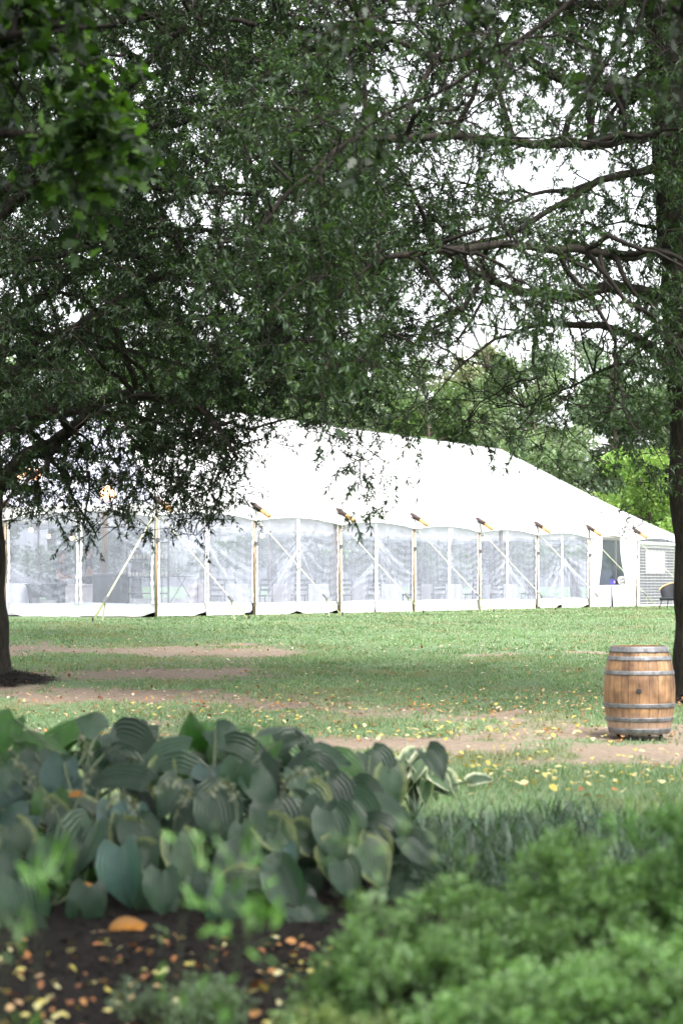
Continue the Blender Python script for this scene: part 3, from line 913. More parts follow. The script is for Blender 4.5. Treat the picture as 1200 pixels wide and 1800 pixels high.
for e in (0, 1):
    for j in range(2):
        v0, v1 = END_POLES[j], END_POLES[j + 1]
        def fn(s, t, v0=v0, v1=v1, e=e):
            v = v0 + (v1 - v0) * s
            um = TE * max(0.0, min(1.0, v / (TW / 2), (TW - v) / (TW / 2)))
            u = um * t
            z = roof_z(u / TE) - 0.07 * sag(s) * (1 - t) * t * 2
            return (u if e == 0 else TL - u, v, z)
        if e == 0:
            mb = MB().grid(fn, 14, 12); me = mb.mesh('roof_panel', True)
            roof = link('roof_panel', me, M['film_roof'], tent)
            a = me.attributes.new('col', 'FLOAT_COLOR', 'POINT'); a.data.foreach_set('color', [0.0, 0, 0, 1] * len(me.vertices))
            roof['label'] = 'milky clear roof panel at the near end'
        else:
            roof_part(fn, 'roof_panel', M['canvas'])
        def fv(s, t, v0=v0, v1=v1, e=e):
            v = v0 + (v1 - v0) * s
            top = EAVE + 0.02
            bot = 2.22 + 0.17 * sag(s) ** 0.8
            u = -0.012 - 0.04 * t * (0.6 + 0.4 * math.sin(s * 17)) + 0.02 * math.sin(s * 37)
            return (u if e == 0 else TL - u, v, top + (bot - top) * t)
        roof_part(fv, 'valance', M['canvas'], 24, 4)
        MB().tube([fv(s / 24, 1.0) for s in range(25)], 0.018, 6).build('hem_rope', M['linen'], tent, True)
# seams over the roof, ridge and hips
def seam(pts, r=0.024):
    MB().tube(pts, r, 5).build('seam', M['canvas_seam'], tent, True)
M['canvas_seam'] = mat_plain('seam_webbing', (0.20, 0.20, 0.21), 0.7, 0.05, 10, 0.1)
for i in range(1, NB):
    u = i * TB
    vm = TW / 2 * min(1.0, u / TE, (TL - u) / TE)
    seam([(u, vm * t / 10, roof_z(vm * t / 10 / (TW / 2)) + 0.004) for t in range(11)])
seam([(TE, TW / 2, RIDGE), (TL - TE, TW / 2, RIDGE)], 0.02)
for (uu, sg) in ((0, 1), (TL, -1)):
    seam([(uu + sg * TE * t / 10, TW / 2 * t / 10, roof_z(t / 10)) for t in range(11)], 0.016)

def timber(name, a, b, r0, r1, mat, parent, n=10):
    return MB().tube([a, b], [r0, r1], n).build(name, mat, parent, False)
def side_pole(u, v, ou, ov, corner=False):
    """pole, rafter tip with leather sleeve, guy strap; (ou, ov) points outwards"""
    p = MB().tube([(u, v, -0.05), (u, v, 1.2), (u, v, EAVE - 0.05)], [0.029, 0.031, 0.028], 10).build('side_pole', M['pole_wood'], tent, True)
    MB().box((u + ou * 0.04, v + ov * 0.04, 1.72), (0.07, 0.07, 0.10), None, 0.01).build('cleat', M['metal'], p)
    a = Vector((u - ou * 0.02, v - ov * 0.02, EAVE + 0.115)); b = Vector((u + ou * 0.42, v + ov * 0.42, EAVE - 0.165))
    d = (b - a).normalized()
    m1 = a.lerp(b, 0.45)
    tip = MB().tube([m1, b - d * 0.012, b], [0.058, 0.058, 0.048], 12).build('rafter_tip', M['cap_wood'], tent, True)
    sl = MB().tube([a - d * 0.10, a, m1 + d * 0.01], [0.03, 0.062, 0.064], 12).build('leather_sleeve', M['sleeve'], tip, True)
    MB().strap(a + Vector((0, 0, 0.03)), Vector((u + ou * 0.03, v + ov * 0.03, EAVE - 0.26)), 0.09, 0.012, (ov, -ou, 0)).build('tie_strap', M['sleeve'], tip)
    ring = MB()
    ring.tube([(u + ou * 0.09 + 0.05 * math.cos(t) * ou, v + ov * 0.09 + 0.05 * math.cos(t) * ov, EAVE - 0.30 + 0.05 * math.sin(t)) for t in np.linspace(0, 6.2, 12)], 0.009, 5)
    ring.build('ring', M['metal'], tip, True)
def guy(u, v, ou, ov, reach=2.37, k=0.8):
    top = Vector((u + ou * 0.12, v + ov * 0.12, EAVE - 0.28))
    w = tent_w(u + ou * reach, v + ov * reach); g = gz(w.x, w.y) - 0.80
    anchor = Vector((u + ou * reach, v + ov * reach, g))
    mid = top.lerp(anchor, k)
    sd = (ov, -ou, 0)
    st = MB().strap(top, mid, 0.048, 0.004, sd).build('guy_strap', M['strap'], tent)
    MB().strap(mid, anchor, 0.055, 0.006, sd).build('strap_tail', M['strap_green'], st)
    side = Vector(sd)
    MB().strap(mid, anchor + side * 0.0 - Vector((ou * 0.35, ov * 0.35, 0)), 0.04, 0.005, sd).build('strap_end', M['strap'], st)
    dr = (anchor - top).normalized()
    MB().box(mid, (0.16, 0.09, 0.05), Matrix(((dr.x, side.x, 0), (dr.y, side.y, 0), (dr.z, 0, 1))).to_3x3(), 0.01).build('ratchet', M['metal'], st)
    MB().tube([anchor + Vector((0, 0, -0.1)), anchor + Vector((0.0, 0, 0.09))], 0.02, 8).build('stake', M['dark_metal'], st)
for i in range(NB + 1):
    side_pole(i * TB, 0.0, 0.0, -1.0)
    side_pole(i * TB, TW, 0.0, 1.0)
    guy(i * TB, 0.0, 0.0, -1.0)
side_pole(0.0, 4.16, -1.0, 0.0)
guy(0.0, 0.0, -1.0, 0.0)
guy(0.0, 4.16, -1.0, 0.0)
for u in (TE, TL / 2, TL - TE):
    MB().tube([(u, TW / 2, 0), (u, TW / 2, RIDGE)], 0.07, 10).build('centre_pole', M['pole_wood'], tent, True)

def wall_panel(p0, p1, seed, parent=tent, open_gap=0.0, detail=True, focus=(0.5, 0.7)):
    """clear vinyl between two points of the plan: folded film, white skirt and edge strip"""
    rs = random.Random(seed)
    p0, p1 = Vector((*p0, 0)), Vector((*p1, 0))
    d = p1 - p0; ln = d.length; d.normalize(); nrm = Vector((d.y, -d.x, 0))
    fx, fz = focus
    nf = rs.uniform(7, 19); ph = rs.uniform(0, 6); gather = rs.uniform(0.5, 1.0)
    nu, nv = 56, 46
    vs, cs = [], []
    cre = []
    zc, down = rs.uniform(1.1, 1.9), rs.random() < .7
    for _ in range(rs.randint(5, 9)):          # straight creases running from a tied edge towards the corners
        ex = 0.0 if fx < .5 else ln
        z0 = zc + rs.uniform(-.22, .22); z1 = rs.uniform(.3, 1.1) if down else rs.uniform(1.9, 2.4)
        cre.append((ex + (0.02 if ex == 0 else -.02), z0, abs(ex - ln * rs.uniform(.35, 1.0)), z1, rs.uniform(.012, .03), rs.uniform(.06, .26)))
    for j in range(nv + 1):
        for i in range(nu + 1):
            s, t = i / nu, j / nv
            z = 0.30 + t * 2.12
            # folds run out from the point where the film is tied to the seam
            ang = math.atan2((z - fz * 2.4), (s - fx) * ln + 1e-4)
            rr = math.hypot((s - fx) * ln, z - fz * 2.4)
            fold = math.sin(ang * nf + ph + 1.5 * math.sin(rr * 2 + ph) + 1.2 * math.sin(ang * 3.1 + ph * 2)) * (0.35 + 0.65 * max(0, math.sin(ang * 1.3 + ph * 1.7))) * min(1, rr * 1.2) * math.exp(-rr * 0.55)
            vert = math.sin(s * ln * 16 + ph + 0.8 * math.sin(t * 5 + ph)) * 0.4
            hor = 0.35 * math.sin(z * 34 + 3 * math.sin(s * 7 + ph)) * math.exp(-((s - 0.75) * 4) ** 2)
            off = 0.022 * gather * (fold + vert + hor)
            edge = max(0, 1 - min(s, 1 - s) * ln / 0.06)
            p = p0 + d * (s * ln) + nrm * (-0.03 + off)
            vs.append((p.x, p.y, z))
            c = max(0, fold) ** 2 * 0.5 * gather + max(0, vert) ** 3 * 0.5 + max(0, hor) * 0.12 + 0.02 * rs.random()
            for (ax, az, bx, bz, cw, ca) in cre:
                qx, qz, wx_, wz_ = s * ln - ax, z - az, bx - ax, bz - az
                tt = max(0, min(1, (qx * wx_ + qz * wz_) / (wx_ * wx_ + wz_ * wz_ + 1e-6)))
                dd = math.hypot(qx - tt * wx_, qz - tt * wz_)
                c += ca * math.exp(-(dd / cw) ** 2) * (1 - .6 * tt)
            cs.append(min(0.65, c))
    idx = np.arange((nu + 1) * (nv + 1)).reshape(nv + 1, nu + 1)
    Fc = np.stack([idx[:-1, :-1], idx[:-1, 1:], idx[1:, 1:], idx[1:, :-1]], -1).reshape(-1, 4)
    me = np_mesh('clear_panel', np.array(vs), Fc, np.repeat(np.array(cs)[:, None], 3, 1), True)
    pan = link('clear_panel', me, M['film'], parent)
    lift = rs.uniform(0.0, 0.03)
    a, b = rs.uniform(-1, 1), rs.uniform(-1, 1)
    def sk(s, t):
        lowc = 0.02 + lift + (0.10 * max(0, s - 0.8) * 5 * (a > 0.35)) + (0.08 * max(0, 0.2 - s) * 5 * (b > 0.55))
        z = lowc + (0.335 + 0.015 * math.sin(s * 3 + ph) - lowc) * t
        o = -0.045 + 0.025 * math.sin(s * ln * 9 + ph + t * 2) * (1 - t) + 0.012 * math.sin(s * ln * 23 + ph)
        p = p0 + d * (s * ln) + nrm * o
        return (p.x, p.y, z)
    MB().grid(sk, 26, 5).build('skirt', M['canvas'], pan, True)
    for s0 in ((0.0, 1.0) if detail else ()):
        def st(s, t, s0=s0):
            w = 0.034 + 0.005 * math.sin(t * 55 + ph) + 0.004 * math.sin(t * 91)
            c = s0 * ln + (0.05 if s0 == 0 else -0.05) + 0.012 * math.sin(t * 9 + ph)
            p = p0 + d * (c + (s - 0.5) * 2 * w) + nrm * (0.0 + 0.006 * math.sin(t * 60 + s * 2 + ph))
            return (p.x, p.y, 0.32 + t * 2.06)
        MB().grid(st, 2, 48).build('edge_strip', M['canvas'], pan, True)
    return pan
OPEN = (6, 7)
for i in range(NB):
    if i in OPEN: continue
    m = (i + 0.5 + random.uniform(-.04, .04)) * TB
    wall_panel((i * TB + 0.05, 0), (m, 0), 100 + i * 2, focus=(1.0, random.uniform(.5, .8)))
    wall_panel((m, 0), ((i + 1) * TB - 0.05, 0), 101 + i * 2, focus=(0.0, random.uniform(.45, .8)))
wall_panel((0, 2.08), (0, 0.05), 201, focus=(.9, .9))
wall_panel((0, 4.11), (0, 2.08), 202, focus=(.2, .9))
wall_panel((0, TW - .05), (0, 4.21), 203)
for i in range(NB):
    wall_panel(((i + 1) * TB, TW), (i * TB, TW), 300 + i, detail=False)
wall_panel((TL, 0.05), (TL, 4.11), 401, detail=False); wall_panel((TL, 4.21), (TL, TW - .05), 402, detail=False)
# tied-back curtains of the entrance bay
def curtain(u0, u1, pinch, seed, flip):
    rs = random.Random(seed); ph = rs.uniform(0, 6)
    def fn(s, t):
        z = 0.04 + 2.36 * t
        pin = 1 - pinch * math.exp(-((t - 0.28) / 0.28) ** 2) * 0.9 - 0.1 * (1 - t)
        w = (u1 - u0) * pin
        u = (u0 + w * s) if not flip else (u1 - w * (1 - s))
        return (u, -0.03 + 0.05 * math.sin(s * 22 + ph + 2 * t), z)
    MB().grid(fn, 36, 20).build('curtain', M['sheer'], tent, True)
def sheer():
    m, n, out = mat_new('sheer_curtain')
    b = nd(n, 'ShaderNodeBsdfPrincipled', Roughness=0.7); b.inputs['Base Color'].default_value = (0.8, 0.78, 0.8, 1)
    t = nd(n, 'ShaderNodeBsdfTransparent'); mx = nd(n, 'ShaderNodeMixShader'); mx.inputs[0].default_value = 0.72
    n.links.new(t.outputs[0], mx.inputs[1]); n.links.new(b.outputs[0], mx.inputs[2]); n.links.new(mx.outputs[0], out.inputs[0])
    return m
M['sheer'] = sheer()
curtain(6 * TB + .06, 6 * TB + 1.0, 0.35, 1, False)
curtain(6 * TB + 2.75, 7 * TB - .06, 0.3, 2, True)
# plank floor seen through the film
fl = MB()
fl.box((TL / 2, TW / 2, 0.0), (TL - .2, TW - .2, 0.04))
fl.build('tent_floor', M['board'], tent)

# framed inner window of the entrance, lattice screen
wf = empty('window_frame', tent_w(31.0, 1.7), TANG)
tag(wf, 'white timber framed vinyl window inside the open tent bay', 'window')
for x in (-1.3, 0.55, 1.5): MB().box((x, 0, 1.18), (0.12, 0.08, 2.30), None, 0.008).build('post', M['white'], wf)
for z in (0.06, 2.38): MB().box((0.1, 0, z), (2.93, 0.075, 0.10), None, 0.008).build('rail', M['white'], wf)
MB().box((0.1, 0.0, 2.50), (2.93, 0.06, 0.07)).build('header', M['cap_wood'], wf)
for x0, x1 in ((-1.24, 0.49), (0.61, 1.44)):
    me = MB().grid(lambda s, t: (x0 + (x1 - x0) * s, 0.01 * math.sin(s * 9 + t * 4), 0.11 + 2.22 * t), 10, 10).mesh('pane', True)
    a = me.attributes.new('col', 'FLOAT_COLOR', 'POINT'); a.data.foreach_set('color', [0.0, 0, 0, 1] * len(me.vertices))
    link('pane', me, M['pane'], wf)
ls = empty('lattice_screen', tent_w(7 * TB + .2, -.02, 0.03), TANG)
tag(ls, 'white square lattice screen closing the last tent bay', 'screen')
lw, lh, st_ = 3.8, 2.18, 0.10
mb = MB()
for k in range(int(lw / st_) + 1): mb.box((k * st_, 0.004, lh / 2), (0.02, 0.010, lh))
for k in range(int(lh / st_) + 1): mb.box((lw / 2, -0.008, k * st_ + .02), (lw, 0.010, 0.02))
tag(mb.build('lattice', mat_plain('lattice_paint', (.42, .42, .43), .6, .05, 6, .05), ls), kind='stuff')
for x in (0.0, lw): MB().box((x, 0, lh / 2), (0.09, 0.05, lh + .04), None, .006).build('post', M['white'], ls)
for z in (0, lh): MB().box((lw / 2, 0, z), (lw - .09, 0.05, 0.08), None, .006).build('rail', M['white'], ls)
MB().box((lw * .48, .06, lh * .70), (1.9, .01, .75)).build('paper_panel', M['linen'], ls)
dc = empty('lattice_dark_backing', tent_w(7 * TB + .3, .12, 0.03), TANG); tag(dc, 'dark blue sheet added behind the white lattice screen to darken its holes', 'cloth')  # navy sheet and rail added to make the lattice holes read dark
MB().grid(lambda q, t: (3.6 * q, .02 * math.sin(q * 60), 2.05 * t), 60, 4).build('cloth', mat_plain('navy_backing', (.05, .055, .10), .9, .1, 6, .1), dc, True)
MB().tube([(0, 0, 2.07), (3.6, 0, 2.07)], .02, 8).build('rail', M['white'], dc)

# ------------------------------------------------------------------ inside the tent
def draped_table(name, loc, rz, w, d, h, label, seed, mat='linen', cat='table', group=None):
    t = empty(name, loc, rz); tag(t, label, cat, group)
    MB().box((0, 0, h - .02), (w, d, .03), None, .01).build('tabletop', M['board'], t)
    def fn(s, tt):
        per = 2 * (w + d); q = s * per
        if q < w: x, y, nx, ny = -w / 2 + q, -d / 2, 0, -1
        elif q < w + d: x, y, nx, ny = w / 2, -d / 2 + q - w, 1, 0
        elif q < 2 * w + d: x, y, nx, ny = w / 2 - (q - w - d), d / 2, 0, 1
        else: x, y, nx, ny = -w / 2, d / 2 - (q - 2 * w - d), -1, 0
        o = 0.012 + (1 - tt) * (0.05 + 0.035 * math.sin(q * 11 + seed) + 0.02 * math.sin(q * 23 + seed * 3))
        return (x + nx * o, y + ny * o, 0.012 + (h + .004 - .012) * tt)
    c = MB().grid(fn, 96, 6)
    c.box((0, 0, h + .006), (w + .026, d + .026, .008))
    c.build('tablecloth', M[mat], t, True)
    for sx in (-1, 1):
        for sy in (-1, 1): MB().tube([(sx * (w / 2 - .08), sy * (d / 2 - .08), 0), (sx * (w / 2 - .08), sy * (d / 2 - .08), h - .03)], .018, 6).build('leg', M['dark_metal'], t)
    return t
FZ = 0.82
pe = Vector((28.35, 0.5, 0)); el = tent_w(pe.x, 0.5, 0.02)
draped_table('entrance_table', el, TANG, 2.2, 0.7, 0.72, 'table with a white cloth standing in the open tent entrance', 3)
ez = 0.75
bk = empty('box', tent_w(pe.x - .55, .32, 0.02 + ez), TANG + .2); tag(bk, 'blue and pink box on the entrance table', 'box')
MB().box((0, 0, .09), (.34, .12, .18), None, .004).build('carton', M['blue'], bk)
MB().box((0, -.061, .09), (.30, .006, .05)).build('band', M['pink'], bk)
cd = empty('card_holder', tent_w(pe.x - .18, .34, 0.02 + ez), TANG); tag(cd, 'small dark card holder between the blue box and the oval sign', 'card holder')
for k in (-1, 0, 1): MB().box((k * .05, 0, .07 - abs(k) * .01), (.012, .08, .14 - abs(k) * .02)).build('card', M['black'], cd)
sg = empty('oval_sign', tent_w(pe.x + .42, .36, 0.02 + ez), TANG - 0.35); tag(sg, 'oval wooden sign with handwriting on the entrance table', 'sign')
MB().lathe([(.001, 0), (.19, 0), (.2, .008), (.19, .016), (.001, .016)], 28, cap=False).build('board', M['white'], sg, rot=(R(80), 0, 0), loc=(0, 0, .13)).scale = (1.25, .8, 1)
for txt, z, sz in (('Love', .15, .12), ('Laugh', .045, .12)):
    cu = bpy.data.curves.new('lettering', 'FONT'); cu.body = txt; cu.size = sz; cu.align_x = 'CENTER'; cu.extrude = .001; cu.shear = .25
    tmp = bpy.data.objects.new('tmp', cu); COL.objects.link(tmp)
    me = bpy.data.meshes.new_from_object(tmp.evaluated_get(bpy.context.evaluated_depsgraph_get())); bpy.data.objects.remove(tmp)
    link('lettering', me, M['ink'], sg, (0, -.022 - (z - .13) * -.18, z), (R(80), R(-8), 0))
fe = empty('fire_extinguisher', tent_w(pe.x + 0.62, .06, 0.02), 0); tag(fe, 'red fire extinguisher hanging by the entrance curtain', 'extinguisher')
MB().tube([(0, 0, .55), (0, 0, .58), (0, 0, .86), (0, 0, .90)], [.03, .055, .055, .02], 12).build('cylinder', M['red'], fe, True)
MB().box((0, 0, .94), (.09, .03, .06), None, .006).build('valve', M['black'], fe)
MB().tube([(.02, 0, .95), (.09, 0, .90), (.08, 0, .70)], .011, 6).build('hose', M['black'], fe)
MB().box((0, .05, .5), (.03, .03, 1.0)).build('stand', M['white'], fe)

ent = empty('draped_side', (0, 0, 0)); bpy.data.objects.remove(ent)
pt = at(30, 1060, 50.0)
draped_table('buffet_table', (pt.x, 50.0, FZ), 0.05, 1.0, 0.8, 0.75, 'cloth covered buffet table beside the left trunk, inside the tent', 7)
# black trough on legs with serving pieces
tr = empty('serving_trough', (at(82, 1060, 49.6).x, 49.6, FZ), 0.03); tag(tr, 'black trough on four legs just inside the clear end wall', 'trough')
mb = MB()
def tg(w0, d0, z0, w1, d1, z1):
    vs = [(-w0, -d0, z0), (w0, -d0, z0), (w0, d0, z0), (-w0, d0, z0), (-w1, -d1, z1), (w1, -d1, z1), (w1, d1, z1), (-w1, d1, z1)]
    return vs, [(0, 3, 2, 1), (0, 1, 5, 4), (1, 2, 6, 5), (2, 3, 7, 6), (3, 0, 4, 7), (4, 5, 6, 7)]
mb.add(*tg(.40, .24, .43, .42, .26, .68)); mb.build('tub', M['black'], tr)
mb = MB(); mb.add(*tg(.43, .27, .68, .48, .30, .74)); mb.build('rim', M['black'], tr)
for sx in (-1, 1):
    for sy in (-1, 1): MB().box((sx * .35, sy * .19, .215), (.07, .07, .43), None, .006).build('leg', M['black'], tr)
for k, x in enumerate((-.36, -.02, .12)):
    f = MB(); f.add([(x, -.05, .742), (x + .13, -.05, .742), (x - .02, -.05, .93), (x, .02, .742), (x + .13, .02, .742), (x - .02, .02, .93)], [(0, 1, 2), (5, 4, 3), (0, 3, 4, 1), (1, 4, 5, 2), (2, 5, 3, 0)])
    o = f.build('serving_dish', M['counter'], None, loc=tr.location, rot=tr.rotation_euler)
    tag(o, ['leftmost pointed grey dish standing in the black trough', 'middle pointed grey dish standing in the black trough', 'rightmost pointed grey dish standing in the black trough'][k], 'dish', 'dishes in the trough')
cr = empty('drink_crate', (at(68, 1060, 50.3).x - .1, 50.1, FZ), .1); tag(cr, 'dark red crate on the floor under the black trough', 'crate')
MB().box((0, 0, .16), (.3, .3, .32), None, .01).build('body', mat_plain('maroon', (.22, .05, .07), .5), cr)
for z in (.08, .16, .24): MB().box((0, -.155, z), (.26, .012, .03)).build('slat', M['linen'], cr)
# counters
for (px, w, h, Y, lab, mt) in ((196, .86, .98, 50.6, 'dark grey bar counter inside the tent left of the shelving rack', 'counter'), (140, .7, .72, 56, 'pale work table in front of the two people in the tent', 'linen')):
    b = empty('bar_counter', (at(px, 1040, Y).x, Y, FZ), .05); tag(b, lab, 'counter')
    MB().box((0, 0, h / 2), (w, .5, h - .06), None, .01).build('body', M[mt if mt != 'counter' else 'black'], b)
    MB().box((0, 0, h + .0), (w + .08, .58, .05), None, .01).build('countertop', M['counter' if mt == 'counter' else 'linen'], b)
    MB().box((0, -.254, h * .3), (w * .94, .012, h * .5)).build('front_panel', M['black' if mt == 'counter' else 'white'], b)
# shelving rack with glasses and bottles
NTH = ['leftmost', 'second from left', 'third from left', 'fourth from left', 'fifth from left', 'sixth from left', 'seventh from left', 'eighth from left', 'ninth from left', 'tenth from left', 'rightmost']
rk = empty('shelving_rack', (at(260, 1040, 49.9).x, 49.9, FZ), 0.1); tag(rk, 'black metal shelving rack with rows of glasses beside the corner pole', 'shelf')
RW, RD, RH = 0.98, 0.42, 1.76
for sx in (-1, 1):
    for sy in (-1, 1): MB().box((sx * RW / 2, sy * RD / 2, RH / 2), (.035, .035, RH)).build('upright', M['black'], rk)
SHZ = (0.12, .52, 0.90, 1.32, 1.72)
for z in SHZ: MB().box((0, 0, z), (RW + .02, RD + .02, .03)).build('shelf', M['black'], rk)
for s in (-1, 1): MB().strap((-RW / 2 * s, RD / 2, .15), (RW / 2 * s, RD / 2, 1.7), .02, .004, (0, 1, 0)).build('brace', M['black'], rk)
gmesh = MB().lathe([(.022, 0), (.03, .005), (.033, .11), (.030, .11), (.026, .012), (.001, .01)], 10, cap=False).mesh('glass', True); gmesh.materials.append(M['glass'])
bmesh_ = MB().lathe([(.001, 0), (.036, 0), (.037, .18), (.014, .23), (.014, .30), (.001, .30)], 10, cap=False).mesh('bottle', True); bmesh_.materials.append(mat_plain('bottle_glass', (.05, .06, .05), .15, .1, 5, 0))
rm = Matrix.Translation(rk.location) @ Matrix.Rotation(.1, 4, 'Z')
for zi, shn in ((2, 'second shelf from the bottom holding glasses'), (3, 'upper shelf')):
    for k in range(11):
        o = link('drinking_glass', gmesh); o.location = rm @ Vector((-.43 + k * .086, -.1 + .02 * (k % 2), SHZ[zi] + .015))
        tag(o, '%s small glass in the %s row of glasses on the black rack' % (NTH[k], 'lower' if zi == 2 else 'upper'), 'glass', 'glasses on the rack')
for k in range(6):
    o = link('bottle', bmesh_); o.location = rm @ Vector((-.4 + k * .11 + .02 * (k % 2), .02 * (-1) ** k, SHZ[4] + .015))
    tag(o, '%s bottle standing on the top shelf of the black rack' % NTH[k], 'bottle', 'bottles on top of the rack')
# folding table and chairs deeper in the tent
ft = empty('folding_table', (at(318, 1040, 52).x, 52, FZ), .2); tag(ft, 'folding table with crossed legs right of the shelving rack', 'table')
MB().box((0, 0, .93), (1.0, .5, .03), None, .008).build('tabletop', M['counter'], ft)
for s in (-1, 1):
    MB().strap((-.45 * s, -.2, 0), (.1 * s, -.2, .92), .03, .02, (0, 1, 0)).build('leg', M['dark_metal'], ft)
    MB().strap((.45 * s, .2, 0), (.44 * s, .2, .92), .03, .02, (0, 1, 0)).build('leg', M['dark_metal'], ft)

def chair_parts(root, dark=True):
    m = M['black'] if dark else M['white']
    MB().box((0, 0, .45), (.42, .42, .045), None, .012).build('seat', m, root)
    for sx in (-1, 1):
        MB().tube([(sx * .18, -.19, 0), (sx * .18, -.18, .44)], .016, 6).build('leg', m, root)
        MB().tube([(sx * .18, .22, 0), (sx * .18, .18, .44), (sx * .18, .24, .88)], .016, 6).build('leg', m, root)
    for z in (.60, .72, .85): MB().box((0, .20 + (z - .45) * .1, z), (.36, .018, .06), None, .004).build('back_slat', m, root)
def round_table(u, v, lab, k):
    t = empty('round_table', tent_w(u, v, .02)); tag(t, lab, 'table', 'round tables in the tent')
    c = MB()
    def fn(s, tt):
        th = s * 2 * math.pi; r = .76 + (1 - tt) * (.05 + .04 * math.sin(th * 14 + k))
        return (r * math.cos(th), r * math.sin(th), .02 + .735 * tt)
    c.grid(fn, 84, 5); c.lathe([(.765, .755), (.001, .757)], 42, cap=False)
    c.build('tablecloth', M['linen'], t, True)
    MB().lathe([(.001, .735), (.75, .735), (.75, .75), (.001, .75)], 32, cap=False).build('tabletop', M['board'], t)
    MB().lathe([(.25, 0), (.25, .02), (.05, .05), (.05, .73)], 16).build('pedestal', M['dark_metal'], t)
    return t
sides = ['second', 'third', 'fourth', 'fifth', 'sixth']
for i in range(5):
    u = (i + 1.6) * TB
    round_table(u, 2.6, 'round table with a long white cloth behind the %s clear wall bay from the corner' % sides[i], i)
    for j, (du, dv, rz) in enumerate(((-.9, -.5, 1.9), (.6, -.95, -.5), (1.15, .2, -1.7))):
        c = empty('dining_chair', tent_w(u + du, 2.6 + dv, .02), TANG + rz + math.pi)
        tag(c, 'dark chair at the %s of the round table behind the %s clear wall bay' % (('left', 'front', 'right')[j], sides[i]), 'chair', 'chairs at the round tables')
        chair_parts(c)
# pendant lamps
for k, (px, py, Y, lab) in enumerate(((55, 932, 51, 'leftmost small warm lamp hanging behind the clear end wall'), (86, 943, 53, 'middle small warm lamp hanging behind the clear end wall'), (127, 946, 52, 'warm lamp hanging behind the end wall left of its seam'),
                         (36, 838, 51, 'orange lantern glowing under the clear roof near the left trunk'), (60, 832, 51.4, 'orange lantern under the clear roof, right of its neighbour'), (190, 868, 51.4, 'orange lantern glowing under the clear roof above the bar'), (461, 942, 51.5, 'warm lamp behind the wall right of the second pole'))):
    q = at(px, py, Y); L = empty('pendant_lamp', q); tag(L, lab, 'lamp', 'warm lamps hanging in the tent')
    rr = .055 if k not in (3, 4, 5) else .2
    MB().lathe([(.001, -rr), (rr * .7, -rr * .7), (rr, 0), (rr * .7, rr * .7), (.02, rr), (.001, rr)], 12, cap=False).build('bulb', M['bulb'], L, True)
    MB().tube([(0, 0, rr), (0, 0, rr + .05)], .022, 8).build('socket', M['dark_metal'], L)
    lo = tent_l(q); tt = max(.02, min(1, lo.x / TE, (TL - lo.x) / TE, lo.y / (TW / 2), (TW - lo.y) / (TW / 2)))
    MB().tube([(0, 0, rr + .04), (0, 0, max(rr + .1, roof_z(tt) - lo.z))], .006, 5).build('cord', M['dark_metal'], L)
# wooden rafters under the clear end panel
for k in range(4):
    v = 1.2 + k * 1.7
    um = TE * min(1, v / (TW / 2), (TW - v) / (TW / 2))
    MB().tube([(0.05, v, EAVE - .05), (um * .97, v, roof_z(um / TE) - .09)], .045, 8).build('rafter', M['linen'], tent)
MB().tube([(1.3, 1.35, roof_z(1.3 / TE) - .1), (1.3, TW - 1.35, roof_z(1.3 / TE) - .1)], .05, 8).build('rafter', M['cap_wood'], tent)

